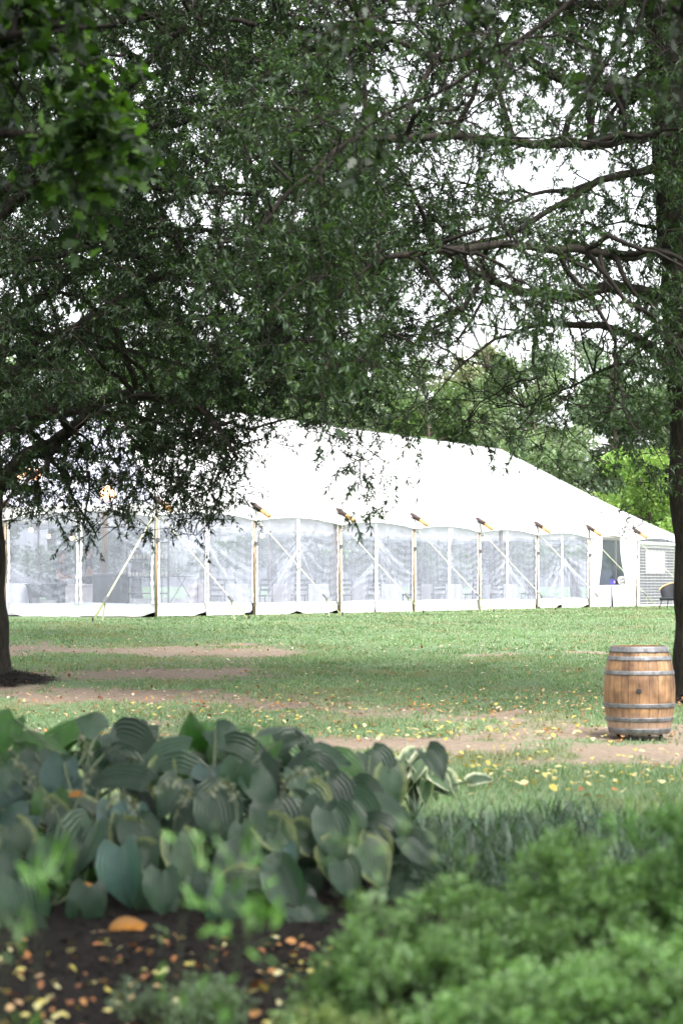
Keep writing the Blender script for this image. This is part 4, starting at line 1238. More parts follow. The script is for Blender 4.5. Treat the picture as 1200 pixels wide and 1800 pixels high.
# ------------------------------------------------------------------ people in the tent
def skin_mesh(name, joints, edges, mat, parent, sub=2, root=0):
    me = bpy.data.meshes.new(name)
    me.from_pydata([j[0] for j in joints], edges, [])
    o = link(name, me, mat, parent)
    sk = o.modifiers.new('skin', 'SKIN'); sk.use_smooth_shade = True
    for i, j in enumerate(joints):
        r = j[1] if isinstance(j[1], (tuple, list)) else (j[1], j[1])
        me.skin_vertices[0].data[i].radius = r
        me.skin_vertices[0].data[i].use_root = (i == root)
    ss = o.modifiers.new('sub', 'SUBSURF'); ss.levels = sub; ss.render_levels = sub
    return o
def person(loc, rz, h, label, hair_long):
    P = empty('person', loc, rz); tag(P, label, 'person', None)
    k = h / 1.75
    J = [((0, 0, .95), (.15, .11)), ((0, 0, 1.15), (.13, .10)), ((0, 0, 1.36), (.16, .11)), ((0, 0, 1.46), (.07, .07)), ((0, -.01, 1.53), (.055, .055)), ((0, -.02, 1.60), (.075, .09)), ((0, -.02, 1.68), (.075, .09)), ((0, -.01, 1.74), (.045, .05)),
         ((-.18, 0, 1.40), .055), ((-.25, 0, 1.15), .043), ((-.20, -.18, 1.02), .033), ((-.17, -.28, 1.00), .028),
         ((.18, 0, 1.40), .055), ((.25, 0, 1.15), .043), ((.20, -.18, 1.02), .033), ((.17, -.28, 1.00), .028),
         ((-.10, 0, .88), .085), ((-.11, -.01, .50), .058), ((-.11, .02, .09), .04), ((-.11, -.13, .04), .035),
         ((.10, 0, .88), .085), ((.11, -.01, .50), .058), ((.11, .02, .09), .04), ((.11, -.13, .04), .035)]
    E = [(0, 1), (1, 2), (2, 3), (3, 4), (4, 5), (5, 6), (6, 7), (2, 8), (8, 9), (9, 10), (10, 11), (2, 12), (12, 13), (13, 14), (14, 15), (0, 16), (16, 17), (17, 18), (18, 19), (0, 20), (20, 21), (21, 22), (22, 23)]
    # five fingers on each hand, rooted in the palm
    for side, hand in ((-1, 11), (1, 15)):
        hx, hy, hz = J[hand][0]
        for f, (dx, ln) in enumerate(((-.028, .07), (-.010, .08), (.010, .078), (.028, .062))):
            a = len(J); J += [((hx + dx, hy - .04, hz), .009), ((hx + dx * 1.1, hy - .04 - ln * .6, hz - .012), .008), ((hx + dx * 1.1, hy - .04 - ln, hz - .04), .007)]
            E += [(hand, a), (a, a + 1), (a + 1, a + 2)]
        a = len(J); J += [((hx - side * .035, hy - .02, hz - .01), .010), ((hx - side * .05, hy - .055, hz - .02), .009)]
        E += [(hand, a), (a, a + 1)]
    J = [((x * k, y * k, z * k), r if not isinstance(r, tuple) else r) for (x, y, z), r in J]
    body = skin_mesh('body', J, E, M['skin'], P)
    sj = [((0, 0, .93 * k), (.175, .135)), ((0, 0, 1.15 * k), (.15, .12)), ((0, 0, 1.36 * k), (.18, .13)), ((0, 0, 1.45 * k), (.085, .08)), ((-.18 * k, 0, 1.40 * k), .075), ((-.24 * k, 0, 1.20 * k), .062), ((.18 * k, 0, 1.40 * k), .075), ((.24 * k, 0, 1.20 * k), .062)]
    skin_mesh('shirt', sj, [(0, 1), (1, 2), (2, 3), (2, 4), (4, 5), (2, 6), (6, 7)], M['cloth_black'], P)
    tj = [((0, 0, .96 * k), (.17, .13)), ((-.10 * k, 0, .86 * k), .105), ((-.11 * k, -.01, .50 * k), .08), ((-.11 * k, .02, .12 * k), .06), ((.10 * k, 0, .86 * k), .105), ((.11 * k, -.01, .50 * k), .08), ((.11 * k, .02, .12 * k), .06)]
    skin_mesh('trousers', tj, [(0, 1), (1, 2), (2, 3), (0, 4), (4, 5), (5, 6)], M['cloth_black'], P)
    for sx in (-1, 1):
        MB().lathe([(.001, -.012), (.011, -.004), (.011, .004), (.001, .012)], 8, cap=False).build('eye', M['ink'], P, True, (sx * .03 * k, -.105 * k, 1.655 * k))
    MB().add([(-.014, -.1, 1.61), (.014, -.1, 1.61), (0, -.135, 1.615), (0, -.105, 1.65)], [(0, 1, 2), (0, 2, 3), (1, 3, 2)]).build('nose', M['skin'], P, True)
    MB().box((0, -.108 * k, 1.575 * k), (.045, .012, .01)).build('mouth', M['pink'], P)
    hj = [((0, .02, 1.70 * k), (.095, .10)), ((0, .01, 1.76 * k), (.06, .06)), ((0, .06, 1.62 * k), (.08, .05))]
    he = [(0, 1), (0, 2)]
    if hair_long: hj += [((0, .085, 1.46 * k), (.07, .035)), ((0, .09, 1.34 * k), (.04, .025))]; he += [(2, 3), (3, 4)]
    skin_mesh('hair', hj, he, M['hair'], P)
person((at(108, 1020, 58).x, 58, FZ), R(70), 1.62, 'person with long brown hair in a dark top standing inside the tent', True)
person((at(156, 1020, 59).x, 59, FZ), R(100), 1.78, 'person in a dark shirt with short hair bending to the bar counter', False)

# lounge chair by the right trunk
lc = empty('lounge_chair', (at(1180, 1075, 62).x, 62, 0.80), R(-35)); tag(lc, 'black low armchair on the lawn beside the right trunk', 'chair')
MB().box((0, 0, .34), (.56, .54, .09), None, .03).build('seat', M['black'], lc)
mb = MB().grid(lambda s, t: ((.34 + .05 * t) * math.sin((s - .5) * 4.0), .08 + (.30 + .05 * t) * math.cos((s - .5) * 4.0), .36 + t * (.30 + .16 * math.cos((s - .5) * 4.0))), 20, 6)
mb.build('backrest', M['black'], lc, True)
MB().tube([(.40 * math.sin((s / 20 - .5) * 4.0), .08 + .36 * math.cos((s / 20 - .5) * 4.0), .66 + .16 * math.cos((s / 20 - .5) * 4.0)) for s in range(21)], .02, 6).build('arm_rail', M['cap_wood'], lc, True)
for sx in (-1, 1):
    for sy in (-1, 1): MB().tube([(sx * .22, sy * .2, .32), (sx * .30, sy * .28, 0)], [.016, .010], 6).build('leg', M['black'], lc)

# ------------------------------------------------------------------ wine barrel
bp_ = on_ground(1123, 1297)
bar = empty('wine_barrel', (bp_.x, bp_.y, bp_.z), R(0)); tag(bar, 'oak wine barrel with steel hoops on casters by the right trunk', 'barrel')
BH, BZ0 = 0.855, 0.050
def brad(z):
    f = (z - BZ0) / BH; return 0.285 + 0.068 * (1 - (2 * f - 0.94) ** 2 * 1.0) if True else 0
def wood_mat():
    m, n, out = mat_new('barrel_oak')
    b = nd(n, 'ShaderNodeBsdfPrincipled', Roughness=0.6)
    oi = n.nodes.new('ShaderNodeObjectInfo')
    tc = n.nodes.new('ShaderNodeTexCoord')
    mp = nd(n, 'ShaderNodeMapping'); mp.inputs['Scale'].default_value = (24, 24, 1.6)
    ad = nd(n, 'ShaderNodeVectorMath', operation='ADD')
    n.links.new(tc.outputs['Object'], ad.inputs[0]); n.links.new(oi.outputs['Random'], ad.inputs[1]); n.links.new(ad.outputs[0], mp.inputs[0])
    nz = nd(n, 'ShaderNodeTexNoise', Scale=1.5, Detail=8.0, Roughness=0.65, Distortion=0.3)
    n.links.new(mp.outputs[0], nz.inputs['Vector'])
    n2 = nd(n, 'ShaderNodeTexNoise', Scale=5.0, Detail=4.0)
    n.links.new(tc.outputs['Object'], n2.inputs['Vector'])
    c = ramp(n, nz.outputs[0], [(0.28, (0.15, 0.082, 0.042)), (0.55, (0.285, 0.165, 0.082)), (0.75, (0.395, 0.245, 0.13))])
    c = mix_rgb(n, 1.0, c, ramp(n, oi.outputs['Random'], [(0.0, (0.78, 0.74, 0.70)), (1.0, (1.12, 1.1, 1.05))]), 'MULTIPLY')
    c = mix_rgb(n, 1.0, c, ramp(n, n2.outputs[0], [(0.35, (0.42, 0.38, 0.36)), (0.58, (1.08, 1.08, 1.08))]), 'MULTIPLY')
    # splashed mud near the foot
    sep = n.nodes.new('ShaderNodeSeparateXYZ'); n.links.new(tc.outputs['Object'], sep.inputs[0])
    md = nd(n, 'ShaderNodeMath', operation='MULTIPLY_ADD'); n.links.new(n2.outputs[0], md.inputs[0]); md.inputs[1].default_value = 0.14; n.links.new(sep.outputs[2], md.inputs[2])
    fac = ramp(n, md.outputs[0], [(0.20, (0.75,) * 3), (0.36, (0.0,) * 3)])
    c = mix_rgb(n, fac, c, (0.36, 0.25, 0.19))
    n.links.new(c, b.inputs['Base Color'])
    bpn = nd(n, 'ShaderNodeBump', Strength=0.3, Distance=0.004); n.links.new(nz.outputs[0], bpn.inputs['Height']); n.links.new(bpn.outputs[0], b.inputs['Normal'])
    n.links.new(b.outputs[0], out.inputs[0])
    return m
M['stave'] = wood_mat()
NS = 26
edges_ = np.cumsum(np.array([random.uniform(.8, 1.2) for _ in range(NS)])); edges_ = np.concatenate([[0], edges_ / edges_[-1]]) * 2 * math.pi
for k in range(NS):
    a0, a1 = edges_[k] + 0.006, edges_[k + 1] - 0.006
    prof = [BZ0 + BH * t / 8 for t in range(9)]
    vs, fs = [], []
    dr = random.uniform(-.0015, .0015)
    for z in prof:
        r = brad(z) + dr
        am = (a0 + a1) / 2
        for (a, rr) in ((a0, r - .003), (am, r), (a1, r - .003), (a1, r - .022), (a0, r - .022)): vs.append((rr * math.cos(a), rr * math.sin(a), z))
    for i in range(8):
        for j in range(5):
            fs.append((i * 5 + j, i * 5 + (j + 1) % 5, i * 5 + 5 + (j + 1) % 5, i * 5 + 5 + j))
    fs.append((4, 3, 2, 1, 0)); fs.append((40, 41, 42, 43, 44))
    MB().add(vs, fs).build('stave', M['stave'], bar)
for (z, hw) in ((0.874, .030), (0.788, .021), (0.648, .020), (0.328, .022), (0.192, .022), (0.082, .026)):
    pr = [(brad(z + hw * t) + .0035, z + hw * t) for t in (-1, -.5, 0, .5, 1)]
    prof = [(pr[0][0] - .006, pr[0][1])] + pr + [(pr[-1][0] - .006, pr[-1][1])]
    h = MB().lathe(prof, 48, cap=False).build('hoop', M['metal'], bar, True)
    a = random.uniform(-2.2, -1.0)
    for da in (0, .09): MB().lathe([(.007, 0), (.006, .003), (.001, .004)], 8, cap=False).build('rivet', M['metal'], h, True, ((brad(z) + .003) * math.cos(a + da), (brad(z) + .003) * math.sin(a + da), z), (R(90), 0, a + da + R(90)))
hd_z = BZ0 + BH - 0.022
wx = -.262
for k in range(6):      # head boards, with a round opening in the middle one(s)
    x0, x1 = wx + k * .0875, wx + (k + 1) * .0875 - .003
    pts = []
    for x in np.linspace(x0, x1, 4): pts.append((x, math.sqrt(max(0.0004, .264 ** 2 - x * x))))
    vs = [(x, -y, hd_z - .012) for x, y in pts] + [(x, y, hd_z - .012) for x, y in reversed(pts)]
    n_ = len(vs); vs += [(x, y, hd_z) for x, y, z in vs]
    fs = [tuple(range(n_ - 1, -1, -1)), tuple(range(n_, 2 * n_))] + [(i, (i + 1) % n_, n_ + (i + 1) % n_, n_ + i) for i in range(n_)]
    MB().add(vs, fs).build('head_board', M['stave'], bar)
MB().lathe([(.09, hd_z + .001), (.09, hd_z + .006), (.075, hd_z + .006), (.07, hd_z + .003), (.001, hd_z + .003)], 24, cap=False).build('opening', mat_plain('opening_red', (.16, .05, .04), .7), bar, loc=(.02, 0, 0))
ab = math.atan2(-1, -.15)
rb = brad(.475)
MB().lathe([(.026, -.012), (.026, .0035), (.022, .0045), (.001, .003)], 16, cap=False).build('bung_hole', M['ink'], bar, True, (rb * math.cos(ab) * .999, rb * math.sin(ab) * .999  , .475), (R(90), 0, ab + R(90)))  # flat black disc stands in for the dark inside of the hole
MB().lathe([(.001, 0), (.26, 0), (.265, .02), (.001, .02)], 28, cap=False).build('base_board', M['black'], bar, loc=(0, 0, BZ0 - .004))
for k in range(4):
    a = R(45 + 90 * k + 12)
    cst = MB().box((.21 * math.cos(a), .21 * math.sin(a), .05), (.05, .05, .03)).build('caster', M['dark_metal'], bar)
    MB().tube([(.23 * math.cos(a) - .014, .23 * math.sin(a), .028), (.23 * math.cos(a) + .014, .23 * math.sin(a), .028)], .028, 12).build('wheel', M['ink'], cst)

# ------------------------------------------------------------------ hostas
HR = [(0.0, .26), (0.10, .42), (0.28, .50), (0.50, .46), (0.70, .33), (0.88, .15), (1.0, .012)]
def hosta_leaf_mesh(seed, cup, droop):
    rs = random.Random(seed)
    vs, at_ = [], []
    ss = (-1, -.5, 0, .5, 1)
    for t, w in HR:
        for s in ss:
            x = t - 0.16 * abs(s) ** 1.3 * max(0, 1 - t * 3.2)
            wav = 0.03 * math.sin(t * 9 + seed + (s > 0) * 2) * abs(s)
            vs.append((x, s * w * 1.0, cup * abs(s) ** 1.5 * w * 2 + wav - droop * t * t + 0.02 * math.sin(seed + t * 4)))
            at_.append((s * .5 + .5, t, rs.random()))
    fs = [(i * 5 + j, i * 5 + j + 1, i * 5 + 6 + j, i * 5 + 5 + j) for i in range(len(HR) - 1) for j in range(4)]
    V = np.array(vs); V[:, 0] -= 0.45
    return np_mesh('leaf', V, np.array(fs), np.array(at_), True)
def hosta_mat(name, base, edge, edge_amt, pale=(0.5, 0.5, 0.4)):
    m, n, out = mat_new(name)
    b = nd(n, 'ShaderNodeBsdfPrincipled', Roughness=0.38); b.inputs['Specular IOR Level'].default_value = 0.5
    a = nd(n, 'ShaderNodeAttribute', attribute_name='col'); sep = n.nodes.new('ShaderNodeSeparateColor'); n.links.new(a.outputs['Color'], sep.inputs[0])
    oi = n.nodes.new('ShaderNodeObjectInfo'); tc = n.nodes.new('ShaderNodeTexCoord')
    nz = nd(n, 'ShaderNodeTexNoise', Scale=5.0, Detail=4.0); n.links.new(tc.outputs['Object'], nz.inputs['Vector'])
    c = mix_rgb(n, 1.0, base, ramp(n, oi.outputs['Random'], [(0, (.6, .62, .6)), (1, (1.45, 1.4, 1.35))]), 'MULTIPLY')
    c = mix_rgb(n, 1.0, c, ramp(n, nz.outputs[0], [(.3, (.8, .82, .85)), (.7, (1.15, 1.12, 1.05))]), 'MULTIPLY')
    # pale or browned margin
    e1 = nd(n, 'ShaderNodeMath', operation='SUBTRACT'); n.links.new(sep.outputs[0], e1.inputs[0]); e1.inputs[1].default_value = .5
    e2 = nd(n, 'ShaderNodeMath', operation='ABSOLUTE'); n.links.new(e1.outputs[0], e2.inputs[0])
    e3 = nd(n, 'ShaderNodeMath', operation='MULTIPLY_ADD'); n.links.new(nz.outputs[0], e3.inputs[0]); e3.inputs[1].default_value = .25; n.links.new(e2.outputs[0], e3.inputs[2])
    fac = ramp(n, e3.outputs[0], [(.44, (0, 0, 0)), (.58, (edge_amt,) * 3)])
    c = mix_rgb(n, fac, c, edge)
    mu = nd(n, 'ShaderNodeMath', operation='MULTIPLY'); n.links.new(sep.outputs[0], mu.inputs[0]); mu.inputs[1].default_value = 76.0
    sn = nd(n, 'ShaderNodeMath', operation='SINE'); n.links.new(mu.outputs[0], sn.inputs[0])
    rb_ = nd(n, 'ShaderNodeMath', operation='MULTIPLY_ADD'); n.links.new(sn.outputs[0], rb_.inputs[0]); rb_.inputs[1].default_value = .5; rb_.inputs[2].default_value = .5
    c = mix_rgb(n, 1.0, c, ramp(n, rb_.outputs[0], [(.0, (.84, .85, .84)), (1.0, (1.12, 1.11, 1.08))]), 'MULTIPLY')
    n.links.new(c, b.inputs['Base Color'])
    bpn = nd(n, 'ShaderNodeBump', Strength=0.5, Distance=0.006); n.links.new(sn.outputs[0], bpn.inputs['Height']); n.links.new(bpn.outputs[0], b.inputs['Normal'])
    t = nd(n, 'ShaderNodeBsdfTranslucent'); n.links.new(mix_rgb(n, 1.0, c, (.9, 1.6, .35), 'MULTIPLY'), t.inputs[0])
    mx = nd(n, 'ShaderNodeMixShader'); mx.inputs[0].default_value = .22
    n.links.new(b.outputs[0], mx.inputs[1]); n.links.new(t.outputs[0], mx.inputs[2]); n.links.new(mx.outputs[0], out.inputs[0])
    return m
M['hosta'] = hosta_mat('hosta_leaf', (.022, .048, .029), (.20, .22, .10), .0)
M['hosta_blue'] = hosta_mat('hosta_leaf_blue', (.038, .078, .072), (.20, .22, .10), .0)
M['hosta_edge'] = hosta_mat('hosta_leaf_pale_edge', (.032, .062, .034), (.20, .22, .09), .7)
M['hosta_green'] = hosta_mat('hosta_leaf_green', (.030, .085, .018), (.2, .2, .1), .0)
M['hosta_tan'] = hosta_mat('hosta_leaf_dead', (.30, .17, .06), (.3, .15, .05), .6)
M['hosta_white'] = hosta_mat('hosta_leaf_variegated', (.075, .125, .07), (.62, .62, .46), 1.0)
M['stalk'] = mat_plain('hosta_stalk', (.06, .085, .04), .6, .15, 6, .1)
HM = {}
def hleaf(kind, var):
    if (kind, var) not in HM:
        me = hosta_leaf_mesh(var * 7 + 3, (0.20, 0.28, 0.12, 0.34)[var % 4], (0.16, 0.30, 0.38, 0.10)[var % 4]); me.materials.append(M[kind]); HM[(kind, var)] = me
    return HM[(kind, var)]
def place_leaf(parent, p, L, w, ang, e, kind, var, stalks, foot):
    a = R(ang + random.uniform(-8, 8)); el = R(e + random.uniform(-6, 6)); yw = R(random.uniform(-18, 18))
    N = Vector((0, -math.cos(el), math.sin(el))); U = Vector((0, math.sin(el), math.cos(el))); X = Vector((1, 0, 0))
    Rz = Matrix.Rotation(yw, 3, 'Z')
    T = Rz @ (X * math.cos(a) + U * math.sin(a)); N = Rz @ N; S = N.cross(T)
    Mx = Matrix((T * L, S * w, N * L)).transposed().to_4x4(); Mx.translation = Vector(p) - parent.location
    o = link('leaf', hleaf(kind, var), None, parent); o.matrix_basis = Mx
    b = Vector(p) - T * (L * .42); f = Vector(foot)
    if stalks is not None:
        mid = (b + f) / 2; mid = Vector((mid.x * .5 + f.x * .5, mid.y, max(mid.z, b.z * .75)))
        stalks.tube([f - parent.location, mid - parent.location, b - parent.location], [.009, .008, .006], 5, False)
    return o
# px, py, length px, width px, tip angle, tilt of the blade (0 faces the camera, 90 faces up), kind
HOSTA = [
 (158, 1275, 58, 66, 150, 30, 'hosta', 0), (12, 1290, 80, 70, -120, 25, 'hosta_green', 0), (70, 1302, 110, 70, 10, 68, 'hosta_green', 0), (238, 1312, 112, 84, -20, 55, 'hosta', 0), (290, 1334, 112, 84, -150, 50, 'hosta', 1),
 (337, 1290, 74, 66, 95, -25, 'hosta_green', 1), (398, 1300, 90, 70, -50, 45, 'hosta', 1), (436, 1335, 105, 70, -40, 50, 'hosta', 1), (500, 1308, 66, 54, 40, 35, 'hosta', 1), (578, 1336, 90, 62, 0, 42, 'hosta', 2), (525, 1345, 90, 70, -160, 50, 'hosta', 2),
 (470, 1330, 70, 50, -120, 20, 'hosta_green', 1), (205, 1376, 135, 90, 176, 58, 'hosta', 0), (335, 1362, 125, 80, 0, 60, 'hosta', 1), (60, 1352, 90, 70, -100, 45, 'hosta', 0), (112, 1368, 75, 66, -60, 40, 'hosta', 0), (14, 1375, 80, 70, -60, 40, 'hosta', 0),
 (20, 1418, 70, 72, -80, 20, 'hosta_blue', 0), (152, 1412, 100, 62, -15, 60, 'hosta_edge', 0), (85, 1430, 90, 80, -100, 10, 'hosta_green', 0), (395, 1402, 95, 70, 10, 62, 'hosta', 1), (300, 1400, 90, 70, -120, 40, 'hosta', 1), (460, 1390, 90, 70, -60, 40, 'hosta', 1),
 (540, 1390, 95, 86, -75, 30, 'hosta', 2), (592, 1412, 110, 95, -65, 32, 'hosta', 2), (648, 1400, 84, 74, -30, 42, 'hosta', 2), (690, 1428, 95, 66, -25, 45, 'hosta', 2), (385, 1442, 105, 105, -85, 18, 'hosta', 1), (485, 1458, 115, 112, -85, 16, 'hosta', 1), (596, 1474, 125, 100, -70, 24, 'hosta', 2),
 (684, 1476, 120, 90, -35, 30, 'hosta', 2), (640, 1440, 100, 84, -50, 30, 'hosta', 2), (655, 1520, 95, 90, -60, 20, 'hosta_edge', 2), (560, 1440, 80, 84, -95, 22, 'hosta', 2), (208, 1458, 60, 40, -85, 15, 'hosta_edge', 0), (145, 1492, 125, 112, -100, 22, 'hosta', 0), (250, 1480, 100, 90, -70, 24, 'hosta', 1),
 (216, 1537, 122, 96, -88, 8, 'hosta_blue', 0), (150, 1604, 112, 84, -90, 10, 'hosta', 0), (285, 1568, 90, 78, -85, 12, 'hosta', 1), (322, 1512, 110, 88, -75, 18, 'hosta_edge', 1), (446, 1552, 110, 68, 5, 48, 'hosta_edge', 1), (395, 1604, 115, 90, -95, 12, 'hosta', 1), (512, 1572, 135, 88, -62, 14, 'hosta', 1),
 (548, 1626, 95, 80, -55, 18, 'hosta', 1), (45, 1602, 140, 110, -85, 14, 'hosta', 0), (10, 1530, 100, 80, -70, 20, 'hosta', 0), (68, 1668, 110, 95, -50, 28, 'hosta', 0), (78, 1520, 90, 80, -120, 25, 'hosta', 0), (15, 1660, 110, 80, -100, 14, 'hosta', 0),
 (730, 1472, 80, 62, -15, 40, 'hosta', 2), (735, 1500, 80, 70, -50, 30, 'hosta', 2), (610, 1545, 80, 70, -80, 20, 'hosta', 2), (430, 1490, 90, 80, -100, 20, 'hosta', 1), (-30, 1450, 110, 90, -70, 25, 'hosta', 0), (28, 1482, 62, 40, -110, 15, 'hosta_tan', 0),
]
hlabels = ['blue green hosta clump at the left edge with a bluish leaf hanging over the mulch', 'blue green hosta clump in the middle with a bright upright leaf on top', 'grey green hosta clump on the right beside the strap leaved edging']
hroots = []
for i, px in enumerate((130, 400, 615)):
    c = at(px, 1500, 10.3 + .25 * i); r = empty('hosta', (c.x, c.y, gz(c.x, c.y))); tag(r, hlabels[i], 'plant', 'hostas in the mulch bed'); hroots.append((r, MB()))
def hdepth(py): return float(np.interp(py, [1260, 1400, 1540, 1670], [11.3, 10.3, 9.5, 8.95]))
for i, (px, py, L, w, ang, e, kind, g) in enumerate(HOSTA):
    Y = hdepth(py); s = F / Y
    r, stk = hroots[g]
    fs_ = max(.62, math.cos(R(e)))
    foot = r.location + Vector((random.uniform(-.12, .12), random.uniform(-.12, .12), .02))
    place_leaf(r, at(px, py, Y), L / s * .88, w / s * .86, ang, e, kind, i % 4, stk, foot)
for g, (r, stk) in enumerate(hroots):      # leaves behind and below, in the depth of the clump
    for k in range(32):
        px = (130, 400, 615)[g] + random.uniform(-170, 160); py = random.uniform(1310, 1590)
        if g == 2 and py > 1540: continue
        Y = hdepth(py) + random.uniform(.3, .8); s = F / Y
        foot = r.location + Vector((random.uniform(-.12, .12), random.uniform(-.12, .12), .02))
        place_leaf(r, at(px, py + 25, Y), random.uniform(65, 100) / s, random.uniform(52, 82) / s, random.choice((-90, -60, -120, -30, -150)), random.uniform(15, 60), random.choice(('hosta', 'hosta', 'hosta', 'hosta_green')), k % 4, stk, foot)
    for k in range(14):
        px = (110, 380, 560)[g] + random.uniform(-170, (150, 150, 50)[g]); py = random.uniform(1292, 1372)
        Y = hdepth(py) + random.uniform(.25, .6); s = F / Y
        foot = r.location + Vector((random.uniform(-.12, .12), random.uniform(-.12, .12), .02))
        place_leaf(r, at(px, py + 12, Y), random.uniform(70, 100) / s, random.uniform(56, 80) / s, random.uniform(-170, -10), random.uniform(35, 62), random.choice(('hosta', 'hosta', 'hosta_green')), k % 4, stk, foot)
    for k in range(15):
        px = (130, 400, 600)[g] + random.uniform(-150, 140); py = random.uniform(1345, 1610 if g < 2 else 1520)
        Y = hdepth(py) + random.uniform(-.05, .2); s = F / Y
        foot = r.location + Vector((random.uniform(-.12, .12), random.uniform(-.12, .12), .02))
        place_leaf(r, at(px, py, Y), random.uniform(66, 92) / s, random.uniform(56, 78) / s, random.uniform(-150, -30), random.uniform(8, 45), random.choice(('hosta', 'hosta', 'hosta_blue', 'hosta_edge')), k % 4, stk, foot)
    stk.build('stalks', M['stalk'], r, True)
def seed_stalk(r, pts, n):
    c, t = resample([np.array(at(*p)) - np.array(r.location) for p in pts], .03)
    tb = Tubes(); tb.add(c, np.linspace(.006, .003, len(c)), 5)
    o = link('seed_stalk', tb.mesh('seed_stalk'), M['stalk'], r)
    m = n; i = RNG.integers(int(len(c) * .35), len(c), m)
    V, Fc = polys(OVAL, c[i], rdir(m) + np.array([0, 0, -.6]), RNG.uniform(.02, .045, m), RNG.uniform(.006, .012, m), rdir(m))
    tag(link('seed_pods', np_mesh('seed_pods', V, Fc, np.repeat(palette(m, [(.17, .19, .13), (.13, .15, .10), (.2, .2, .15)]), 8, 0)), M['shrub_leaf'], o), kind='stuff')
for g, pts in ((0, [(120, 1480, 9.7), (95, 1420, 9.7), (55, 1365, 9.6), (30, 1335, 9.5)]), (0, [(110, 1460, 9.9), (150, 1380, 10), (160, 1330, 9.9), (140, 1290, 9.7)]), (1, [(250, 1460, 9.6), (235, 1410, 9.5), (210, 1395, 9.4), (185, 1420, 9.3)]),
               (1, [(300, 1500, 9.6), (310, 1430, 9.5), (330, 1385, 9.4), (300, 1370, 9.3), (270, 1390, 9.2)]), (1, [(420, 1480, 9.8), (412, 1400, 9.8), (395, 1370, 9.6), (370, 1390, 9.5)]), (2, [(490, 1460, 9.8), (500, 1380, 9.8), (540, 1350, 9.6), (560, 1365, 9.5)])):
    seed_stalk(hroots[g][0], pts, 70)
# small variegated hosta
vc = at(728, 1395, 13.6); vr = empty('variegated_hosta', (vc.x, vc.y, gz(vc.x, vc.y))); tag(vr, 'small hosta with cream edged leaves at the lawn edge behind the big clumps', 'plant'); stk = MB()
for k in range(34):
    px = 728 + random.gauss(0, 42); py = 1346 + abs(px - 728) * .28 + random.uniform(-12, 34); Y = 13.6 + random.uniform(-.25, .25); s = F / Y
    a = -90 + (px - 728) * .9 + random.uniform(-25, 25)
    place_leaf(vr, at(px, py, Y), random.uniform(42, 58) / s, random.uniform(26, 36) / s, a, random.uniform(25, 60), 'hosta_white', k % 4, stk, vr.location + Vector((0, 0, .02)))
stk.build('stalks', M['stalk'], vr, True)

# ------------------------------------------------------------------ strap-leaved edging, shrubs, shoots
def build_liriope():
    V, Fc, C = [], [], []
    n = 0
    for k in range(330):
        px = RNG.uniform(560, 1420); Y = RNG.uniform(9.6, 12.9)
        x = (px - CX) / F * Y + RNG.normal() * .05
        if x < .15 + (12.9 - Y) * .1: continue
        z = gz(x, Y)
        m = 36; big = RNG.uniform(.65, 1.15)
        th = RNG.uniform(0, 6.283, m); L = RNG.uniform(.16, .38, m) * big; out = RNG.uniform(.3, 1.25, m)
        dirv = np.stack([np.cos(th), np.sin(th), 0 * th], -1); sd = np.stack([-np.sin(th), np.cos(th), 0 * th], -1)
        B = np.array([x, Y, z]) + RNG.normal(size=(m, 3)) * np.array([.05, .05, 0])
        pts = []
        for t in (0, .35, .7, 1.0):
            pts.append(B + dirv * (L * out * t ** 1.4)[:, None] + np.array([0, 0, 1.0]) * (L * (t - (.55 * out) * t * t * 1.1))[:, None])
        w = (.0055, .006, .0045, .0008)
        rows = [np.stack([p - sd * ww, p + sd * ww], 1) for p, ww in zip(pts, w)]
        vv = np.concatenate(rows, 1)           # m, 8, 3
        V.append(vv.reshape(-1, 3))
        base = n + np.arange(m)[:, None, None] * 8
        Fc.append((base + np.array([[0, 1, 3, 2], [2, 3, 5, 4], [4, 5, 7, 6]])[None]).reshape(-1, 4)); n += m * 8
        C.append(np.repeat(palette(m, [(.028, .058, .030), (.042, .080, .046), (.070, .115, .075), (.020, .042, .020)]) * RNG.uniform(.7, 1.3), 8, 0))
    me = np_mesh('liriope_edging', np.concatenate(V), np.concatenate(Fc), np.concatenate(C))
    tag(link('liriope_edging', me, M['shrub_leaf']), 'dark strap leaved ground cover between the lawn and the shrubs', 'ground cover', kind='stuff')
build_liriope()

